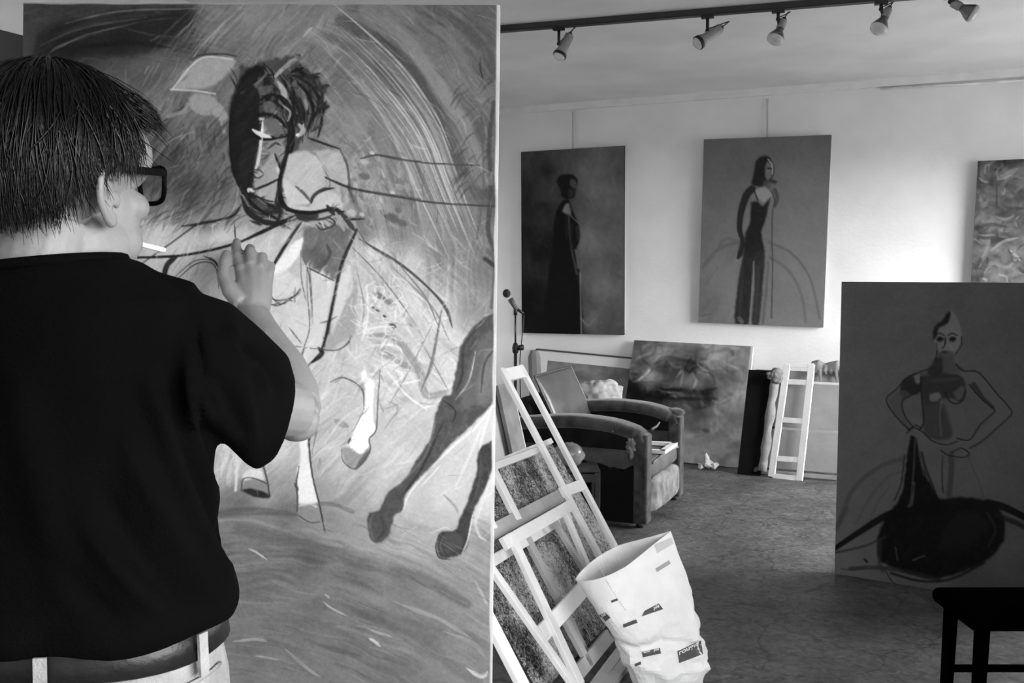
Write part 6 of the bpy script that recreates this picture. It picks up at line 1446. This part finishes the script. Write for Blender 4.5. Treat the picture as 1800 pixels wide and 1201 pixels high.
# ears
for s in (1, -1):
    ring = [(.004, .0, .034), (.014, .004, .026), (.012, .008, .034), (-.004, .012, .04), (-.018, .016, .034), (-.026, .018, .016), (-.024, .016, -.004), (-.014, .012, -.02), (-.002, .006, -.03), (.006, .002, -.024)]
    pts = [hd(-.008 + p[0], (.078 + p[1]) * s, -.002 + p[2]) for p in spline(ring, 4)]
    b.tube(pts, .0052, 8)
    fan = [hd(-.012 + .0, .078 * s, .004)]
    hell(b, (-.014, .082 * s, .004), (.014, .005, .026), 12)
    hell(b, (.004, .08 * s, -.002), (.006, .006, .012), 8)
    hell(b, (-.008, .084 * s, -.026), (.009, .005, .011), 10)
# neck, trunk, legs (inside the clothes)
nb0 = hd(-.03, 0, -.05); TC = V((-.555, 1.2, 0))
def tz(y): return PX(0, y, 1.2).z
CX = PX(108, 700, 1.2).x
BODYYAW = math.radians(-8)
bx = V((math.cos(BODYYAW), math.sin(BODYYAW), 0)); by_ = V((-bx.y, bx.x, 0))
sh_r = PX(338, 580, 1.215); sh_l = V((CX, 1.2, 0)) - bx * (.19) ; sh_l.z = sh_r.z
nk = PX(112, 486, 1.185)
b.tube([hd(-.025, 0, -.03), hd(-.042, 0, -.08), nk + V((0, -.004, .015)), nk + V((0, .0, -.06))], [.058, .06, .066, .07], 20)
b.tube([nk + V((.0, 0, -.005)), nk + V((.075, 0, -.045)), sh_r + V((-.03, 0, .01))], [.05, .052, .05], 14)
b.tube([nk + V((0, 0, -.02)), sh_r + V((-.02, 0, .0))], [.055, .05], 14); b.tube([nk + V((0, 0, -.06)), sh_l + V((.02, 0, -.01))], [.05, .046], 14)
def ering(c, rx, ry, n=28, e=2.4):
    out = []
    for k in range(n):
        t = 2 * PI * k / n; cx, sx = math.cos(t), math.sin(t)
        q_ = (abs(cx) ** e + abs(sx) ** e) ** (-1 / e)
        out.append(c + bx * rx * cx * q_ + by_ * ry * sx * q_)
    return out
def cz_(z, dy=0.0, dx=0.0): return V((CX + dx, 1.2 + dy, z))
b.loft([ering(cz_(z, dy), rx, ry) for (z, rx, ry, dy) in ((.80, .155, .10, .0), (.92, .165, .105, 0), (1.05, .158, .10, 0), (1.2, .17, .105, 0), (1.31, .16, .095, 0), (1.36, .10, .07, -.01))])
LEG = [(.86, .085, 0), (.7, .082, 0), (.5, .058, -.01), (.3, .05, 0), (.1, .036, .01), (.05, .04, .01)]
for s in (1, -1):
    b.tube([V((CX, 1.2, 0)) + bx * s * (.09 + (.86 - z) * .03) + V((0, dy, z)) for (z, r, dy) in LEG], [r for (_, r, _) in LEG], 16)
    fo = V((CX, 1.2, 0)) + bx * s * .116
    b.tube([fo + V((0, .0, .05)), fo + V((0, .09, .035)), fo + V((0, .17, .025))], [.036, .036, .024], 12)
# right arm, reaching to the canvas
EL = PX(517, 722, 1.43); WR = PX(446, 548, 1.62)
b.tube([sh_r, PX(415, 665, 1.3), PX(470, 715, 1.38), EL], [.054, .048, .044, .042], 16)
b.ell(PX(522, 742, 1.435), (.034, .034, .03), 16)
fa = [EL + (WR - EL) * t for t in (0, .2, .4, .6, .8, .93, 1)]
fa[1] += V((.006, 0, -.004)); fa[2] += V((.006, 0, -.003))
b.tube(fa, [.041, .044, .041, .035, .0275, .0245, .0245], 18)
HANDM = [
    [(443, 552, 1.615, .022), (440, 525, 1.63, .022), (433, 500, 1.645, .018), (424, 474, 1.665, .0112)],
    [(446, 545, 1.615, .021), (447, 520, 1.63, .021), (445, 490, 1.65, .017), (441, 466, 1.668, .0112)],
    [(449, 548, 1.615, .021), (454, 522, 1.63, .020), (457, 494, 1.648, .016), (458, 472, 1.665, .0106)],
    [(452, 550, 1.615, .020), (460, 526, 1.63, .018), (466, 502, 1.645, .013), (472, 484, 1.66, .0096)]]
for ch_ in HANDM:
    b.tube([PX(*p[:3]) for p in ch_], [p[3] for p in ch_], 12)
FING = [
    [(424, 474, 1.662, .0108), (417, 452, 1.695, .0098), (415, 436, 1.735, .0092), (416, 425, 1.772, .0078)],
    [(441, 466, 1.665, .0108), (440, 443, 1.695, .0098), (440, 437, 1.735, .0092), (441, 445, 1.765, .008)],
    [(458, 472, 1.662, .0102), (461, 452, 1.69, .0093), (462, 451, 1.728, .0087), (461, 463, 1.75, .0075)],
    [(472, 484, 1.658, .0092), (476, 468, 1.684, .0084), (476, 470, 1.714, .0078), (473, 482, 1.73, .0068)]]
for ch_ in FING:
    b.tube([PX(*p[:3]) for p in ch_], [p[3] for p in ch_], 10)
    b.ell(PX(*ch_[-1][:3]), (ch_[-1][3],) * 3, 10); b.ell(PX(*ch_[0][:3]), (ch_[0][3] * 1.1,) * 3, 10); b.ell(PX(*ch_[1][:3]), (ch_[1][3] * 1.05,) * 3, 10)
TH = [(424, 532, 1.615, .016), (404, 512, 1.62, .0135), (393, 486, 1.64, .0112), (394, 463, 1.67, .0105), (398, 447, 1.70, .0086)]
b.tube([PX(*p[:3]) for p in TH], [p[3] for p in TH], 12); b.ell(PX(*TH[-1][:3]), (.0086,) * 3, 10)
# left arm bent in front of the body
ell_ = sh_l + V((-.05, .04, -.28)); wl = ell_ + V((.16, .2, -.02))
b.tube([sh_l, ell_], [.056, .043], 14); b.tube([ell_, (ell_ + wl) / 2, wl], [.042, .038, .026], 14)
b.tube([wl, wl + V((.05, .04, .0)), wl + V((.085, .06, -.01))], [.026, .03, .02], 10)
for k in range(4):
    o_ = V((0, 0, .026 - .017 * k)); b.tube([wl + V((.08, .055, 0)) + o_, wl + V((.115, .07, -.005)) + o_, wl + V((.125, .055, -.02)) + o_], [.0098, .009, .0075], 8)
b.tube([wl + V((.03, .02, .015)), wl + V((.055, .02, .04)), wl + V((.09, .035, .045))], [.014, .011, .009], 8)
body = b.build('body', M_SKIN, man, True)
remesh(body, .0032, 3)
# nails
nm = mat('finger_nail', 186, 0.3, 0.05, 30, 0, 60, 0.5)

# ---- t-shirt
b = MB()
ys = [(460, .072, .080, -.024), (474, .098, .09, -.018), (500, .15, .1, -.01), (530, .182, .114, -.006), (580, .19, .124, 0), (660, .187, .127, 0), (750, .186, .129, 0), (850, .188, .131, 0), (950, .194, .135, 0), (1020, .204, .139, 0), (1062, .211, .143, 0), (1086, .203, .138, 0)]
tilt_ = lambda y, ring: [p + V((0, 0, .1 * (p.x - CX))) if y < 480 else p for p in ring]
b.loft([tilt_(y, ering(cz_(tz(y), dy, (.004 if y < 480 else 0)), rx, ry, 40)) for (y, rx, ry, dy) in ys])
b.tube([PX(130, 560, 1.19), PX(240, 574, 1.2), PX(325, 592, 1.21)], [.074, .074, .07], 18)
b.tube([nk + V((0, 0, -.06)), sh_l + V((.01, 0, .003))], [.066, .07], 16)
def srow(top, bot, Y0, Y1, hd_, n=26):
    a = PX(*top, Y0); c = PX(*bot, Y1); ce = (a + c) / 2; vv = (a - c) / 2
    dp = V((-.35, .93, 0)) * hd_
    return [ce + vv * math.cos(2 * PI * k / n) + dp * math.sin(2 * PI * k / n) for k in range(n)]
b.loft([srow((285, 500), (330, 768), 1.2, 1.2, .09), srow((345, 512), (368, 752), 1.21, 1.2, .088), srow((406, 532), (400, 784), 1.25, 1.24, .088), srow((458, 577), (432, 816), 1.3, 1.29, .084), srow((506, 624), (449, 826), 1.345, 1.335, .08), srow((517, 664), (476, 808), 1.37, 1.355, .074)])
b.ell(sh_l + V((0, 0, -.02)), (.078, .08, .074), 20)
b.tube([sh_l + V((0, 0, -.02)), sh_l + (ell_ - sh_l) * .45, sh_l + (ell_ - sh_l) * .8], [.078, .08, .076], 18)
shirt = b.build('t_shirt', M_SHIRT, man, True)
def folds(co, no):
    z = co[:, 2]; x = co[:, 0]; y = co[:, 1]
    d = np.zeros(len(co))
    # long diagonal folds from the armpit down to the right hip
    pxs = 900 + F_PX * x / y; pys = 480 - F_PX * (z - 1.42) / y
    back = (y < 1.26) & (pys > 560)
    for (xa, ya, xb, yb, w, a) in ((250, 640, 395, 1060, 17, .012), (300, 640, 400, 1000, 13, -.012), (205, 760, 385, 1085, 24, .010), (330, 600, 372, 900, 12, .010), (150, 830, 330, 1105, 26, -.008), (120, 900, 300, 1110, 22, .008), (345, 640, 380, 860, 9, -.009), (60, 960, 220, 1130, 26, -.007), (20, 620, 120, 1100, 34, .006)):
        L = math.hypot(xb - xa, yb - ya); ux, uy = (xb - xa) / L, (yb - ya) / L
        s = (pxs - xa) * ux + (pys - ya) * uy; q_ = (pxs - xa) * uy - (pys - ya) * ux
        q_ = q_ + 14 * np.sin(s / L * 3.1)
        d += a * np.exp(-(q_ / w) ** 2) * np.clip(s / 80, 0, 1) * np.clip((L - s) / 60, 0, 1) * back
    sl = (pxs > 320) & (pys < 840)
    for (xa, ya, xb, yb, w, a) in ((400, 560, 440, 800, 14, .008), (430, 590, 500, 700, 10, -.008), (370, 640, 440, 790, 12, -.008), (420, 600, 470, 690, 9, .008), (340, 560, 380, 740, 12, -.01), (395, 600, 480, 640, 12, -.009)):
        L = math.hypot(xb - xa, yb - ya); ux, uy = (xb - xa) / L, (yb - ya) / L
        s = (pxs - xa) * ux + (pys - ya) * uy; q_ = (pxs - xa) * uy - (pys - ya) * ux
        d += a * np.exp(-(q_ / w) ** 2) * np.clip(s / 30, 0, 1) * np.clip((L - s) / 30, 0, 1) * sl
    low = np.clip((1.12 - z) / .14, 0, 1)
    d += low * .003 * np.sin(np.arctan2(y - 1.2, x - CX) * 7 + 1.0)
    return co + no * (d * 1.4)[:, None]
remesh(shirt, .0062, 4, folds)
b = MB()                                              # collar ribbing
cr_ = tilt_(0, ering(cz_(tz(465), -.024, .004), .078, .083, 40))
b.tube(cr_ + [cr_[0]], .0065, 8); b.build('collar', M_SHIRT, shirt, True)

# ---- jeans, belt, shoes
b = MB()
zb = tz(1108)
b.loft([ering(cz_(z), rx, ry, 36) for (z, rx, ry) in ((.74, .198, .135), (.82, .205, .142), (.9, .2, .137), (.965, .19, .128), (.99, .187, .125))])
for s in (1, -1):
    b.tube([V((CX, 1.2, 0)) + bx * s * (.1 + (.86 - z) * .02) + V((0, dy, z)) for (z, r, dy) in ((.84, .1, 0), (.7, .1, 0), (.5, .082, -.008), (.3, .076, 0), (.1, .078, .01), (.045, .08, .012))], [.1, .1, .082, .076, .078, .08], 20)
jeans = b.build('jeans', M_JEANS, man, True)
def jf(co, no):
    n = np.array([mnoise.noise(V(p) * 16) for p in co[:, :3] * np.array([1, 1, .7])])
    return co + no * (n * .005)[:, None]
remesh(jeans, .0085, 3, jf)
zb0, zb1 = .955, .99
b = MB(); b.loft([ering(cz_(z), rx, ry, 48) for (z, rx, ry) in ((zb0, .198, .135), (zb0 + .002, .2005, .1375), (zb1 - .002, .1965, .1345), (zb1, .194, .132))], cap=False)
belt = b.build('belt', M_BELT, man, True); belt.modifiers.new('s', 'SOLIDIFY').thickness = .004
for k, ang in enumerate((-122, -75, -17, 60, 95, 130, 175)):
    t = math.radians(ang); e = 2.4; cx, sx = math.cos(t), math.sin(t); q_ = (abs(cx) ** e + abs(sx) ** e) ** (-1 / e)
    pt = lambda z, o: cz_(z) + bx * (.2 + o) * cx * q_ + by_ * (.137 + o) * sx * q_
    b = MB(); tg = (bx * -sx + by_ * cx).normalized(); b.beam(pt(.938, .006), pt(.99, .0045), tg, .014, .004); b.build('belt_loop', M_JEANS, jeans)
# seams and pocket edges at the back
def onhip(ang, z, o=.003):
    t = math.radians(ang); e = 2.4; cx, sx = math.cos(t), math.sin(t); q_ = (abs(cx) ** e + abs(sx) ** e) ** (-1 / e)
    w = np.interp(z, [.74, .82, .9, .955], [.198, .205, .2, .19]); v = np.interp(z, [.74, .82, .9, .955], [.135, .142, .137, .128])
    return cz_(z) + bx * (w + o) * cx * q_ + by_ * (v + o) * sx * q_
for (A, B_) in ((-80, -50), (-132, -100)):
    b = MB(); b.tube([onhip(A, .9), onhip((A + B_) / 2, .893), onhip(B_, .9), onhip(B_ , .79), onhip((A + B_) / 2, .77), onhip(A, .79), onhip(A, .9)], .0025, 6); b.build('pocket_seam', M_JEANS, jeans, True)
b = MB(); b.tube([onhip(-91, .93), onhip(-91, .86), onhip(-91, .78)], .0028, 6); b.build('back_seam', M_JEANS, jeans, True)
b = MB(); b.tube([onhip(a, .93, .001) for a in range(-180, 10, 6)], .0026, 6); b.build('waistband_seam', M_JEANS, jeans, True)
for s in (1, -1):
    fo = V((CX, 1.2, 0)) + bx * s * .117
    b = MB(); b.loft([[fo + V((w * cx_, y + .0, z + .0)) for cx_, z in ((-1, .004), (1, .004), (.9, h * .6), (.45, h), (-.45, h), (-.9, h * .6))] for (y, w, h) in ((-.075, .03, .06), (-.05, .038, .09), (.03, .042, .095), (.09, .048, .07), (.16, .045, .05), (.195, .03, .035))])
    sh = b.build('shoe', mat('dark_shoe', 30, 0.5), man, True); sub = sh.modifiers.new('s', 'SUBSURF'); sub.levels = 1; sub.render_levels = 2
    b = MB(); b.hexa([fo + V(p) for p in ((-.044, -.08, .0), (.044, -.08, .0), (.046, .19, .0), (-.046, .19, .0), (-.044, -.08, .014), (.044, -.08, .014), (.046, .19, .014), (-.046, .19, .014))]); b.build('sole', mat('shoe_sole', 60, 0.8), sh, bevel=.006)

# ---- hair: a full cap and the strands over it
def hair_shell(th, pol, lift=1.0):
    """th: 0 front, +90 right ear; pol: 0 crown .. towards the neck"""
    st, ct = math.sin(pol), math.cos(pol)
    f = -.012 + .112 * st * math.cos(th) * lift; r = .094 * st * math.sin(th) * lift; u = .052 + .108 * ct * lift
    if pol > PI / 2:
        k = (pol - PI / 2)
        f = -.012 + .112 * math.cos(th) * lift * (1 - .16 * k * k); r = .094 * math.sin(th) * lift * (1 - .16 * k * k); u = .052 - .108 * k * 1.05
    return f, r, u
def hair_end(th):
    a = abs(math.degrees(th))
    return float(np.interp(a, [0, 30, 52, 64, 74, 84, 98, 112, 130, 180], [.98, .98, 1.0, 1.12, 1.66, 1.72, 1.6, 2.0, 2.2, 2.24]))
b = MB(); rings = []
NTH, NP = 72, 22
for i in range(NP + 1):
    rg = []
    for k in range(NTH):
        th = -PI + 2 * PI * k / NTH
        pol = max(.001, hair_end(th) * i / NP)
        lf = 1.0 + .03 * math.sin(7 * th + 3 * pol) * min(1, pol) - (.05 if i == NP else 0)
        rg.append(hd(*hair_shell(th, pol, lf)))
    rings.append(rg)
b.loft(rings, cap=False)
hair = b.build('hair', M_HAIR, man, True)
so = hair.modifiers.new('s', 'SOLIDIFY'); so.thickness = .012; so.offset = -1
vs = []; fs = []
random.seed(11)
for n in range(7600):
    th = random.uniform(-PI, PI)
    if random.random() < .35: th = random.uniform(.2, 2.9)
    e = hair_end(th) * random.uniform(.88, 1.08) + random.gauss(0, .05)
    s0 = random.uniform(.02, .75) * e
    lf = random.uniform(1.0, 1.05) + (.05 if random.random() < .06 else 0); drift = random.gauss(0.06, .17); ph = random.uniform(0, 6)
    pts = []
    K = 8
    for k in range(K + 1):
        t = k / K; pol = s0 + (e - s0) * t
        tt = th + drift * t + .04 * math.sin(ph + 5 * t)
        a = abs(math.degrees(tt))
        fl = 1 + .05 * t * t * random.uniform(.2, 1.0) + (.05 * t * t if a < 55 else 0)
        f, r, u = hair_shell(tt, pol, lf * fl)
        if a < 58: f += .03 * t ** 2; u -= .012 * t ** 3; r += .006 * t ** 2
        pts.append(hd(f, r, u))
    rad = random.uniform(.0009, .0019)
    k0 = len(vs)
    d0 = (pts[-1] - pts[0]).normalized(); A = d0.cross(V((.3, .5, .8))).normalized(); B_ = d0.cross(A)
    for k, p in enumerate(pts):
        q_ = rad * (1 - .85 * (k / K) ** 2)
        for m_ in range(3):
            vs.append(p + A * (q_ * math.cos(2.094 * m_)) + B_ * (q_ * math.sin(2.094 * m_)))
    for k in range(K):
        for m_ in range(3):
            fs.append([k0 + 3 * k + m_, k0 + 3 * k + (m_ + 1) % 3, k0 + 3 * k + 3 + (m_ + 1) % 3, k0 + 3 * k + 3 + m_])
me = bpy.data.meshes.new('hair_strands'); me.from_pydata([tuple(v) for v in vs], [], fs); me.update(); me.materials.append(M_HAIR)
me.polygons.foreach_set('use_smooth', [True] * len(me.polygons))
hs_ = bpy.data.objects.new('hair_strands', me); COL.objects.link(hs_); setparent(hs_, hair); hs_['kind'] = 'stuff'

# ---- glasses and cigarette
M_FRAME = mat('black_acetate', 5, 0.6, 0.1, 20, 0, 60, 0.03)
gl = thing('eyeglasses', 'black framed eyeglasses on the face of the man', 'glasses', hd(.1, 0, .02))
M_LENS = bpy.data.materials.new('spectacle_glass'); M_LENS.use_nodes = True
_n = M_LENS.node_tree; _n.nodes.remove(_n.nodes['Principled BSDF'])
_t = _n.nodes.new('ShaderNodeBsdfTransparent'); _t.inputs[0].default_value = (.82, .82, .82, 1)
_g = _n.nodes.new('ShaderNodeBsdfGlossy'); _g.inputs['Roughness'].default_value = .03
_m = _n.nodes.new('ShaderNodeMixShader'); _m.inputs[0].default_value = .06
_n.links.new(_t.outputs[0], _m.inputs[1]); _n.links.new(_g.outputs[0], _m.inputs[2]); _n.links.new(_m.outputs[0], _n.nodes['Material Output'].inputs['Surface'])
for s in (1, -1):
    ring = [(.112, .01, .034), (.110, .036, .037), (.102, .062, .036), (.1, .066, .022), (.104, .058, -.002), (.11, .036, -.008), (.113, .014, -.002)]
    pts = [hd(f, r * s, u + .006) for (f, r, u) in spline(ring + [ring[0]], 6)]
    b = MB(); b.tube(pts, .0032, 8); rim = b.build('rim', M_FRAME, gl, True)
    c_ = sum(pts, V()) / len(pts)
    mesh_obj('lens', [c_] + pts, [[0, i + 1, i + 2] for i in range(len(pts) - 1)], M_LENS, rim, True)
    b = MB(); b.beam(hd(.101, .068 * s, .036), hd(-.004, .083 * s, .036), hu, .009, .004); b.beam(hd(-.002, .083 * s, .038), hd(-.03, .08 * s, .012), hu, .008, .004); b.build('temple_arm', M_FRAME, gl)
b = MB(); b.tube([hd(.113, .012, .036), hd(.118, 0, .039), hd(.113, -.012, .036)], .0034, 8); b.build('bridge', M_FRAME, gl, True)
cg = thing('cigarette', 'white cigarette between the lips of the man', 'cigarette', hd(.096, .006, -.062))
p0 = hd(.096, .008, -.052); p1 = p0 + (hf * .9 + hr * .2 - hu * .22).normalized() * .05
b = MB(); b.tube([p0, p0 + (p1 - p0) * .35], .0037, 12); b.build('filter', mat('cigarette_filter', 190, 0.8), cg, True)
b = MB(); b.tube([p0 + (p1 - p0) * .35, p1], .0036, 12); b.build('paper_tube', mat('cigarette_paper', 205, 0.8), cg, True)
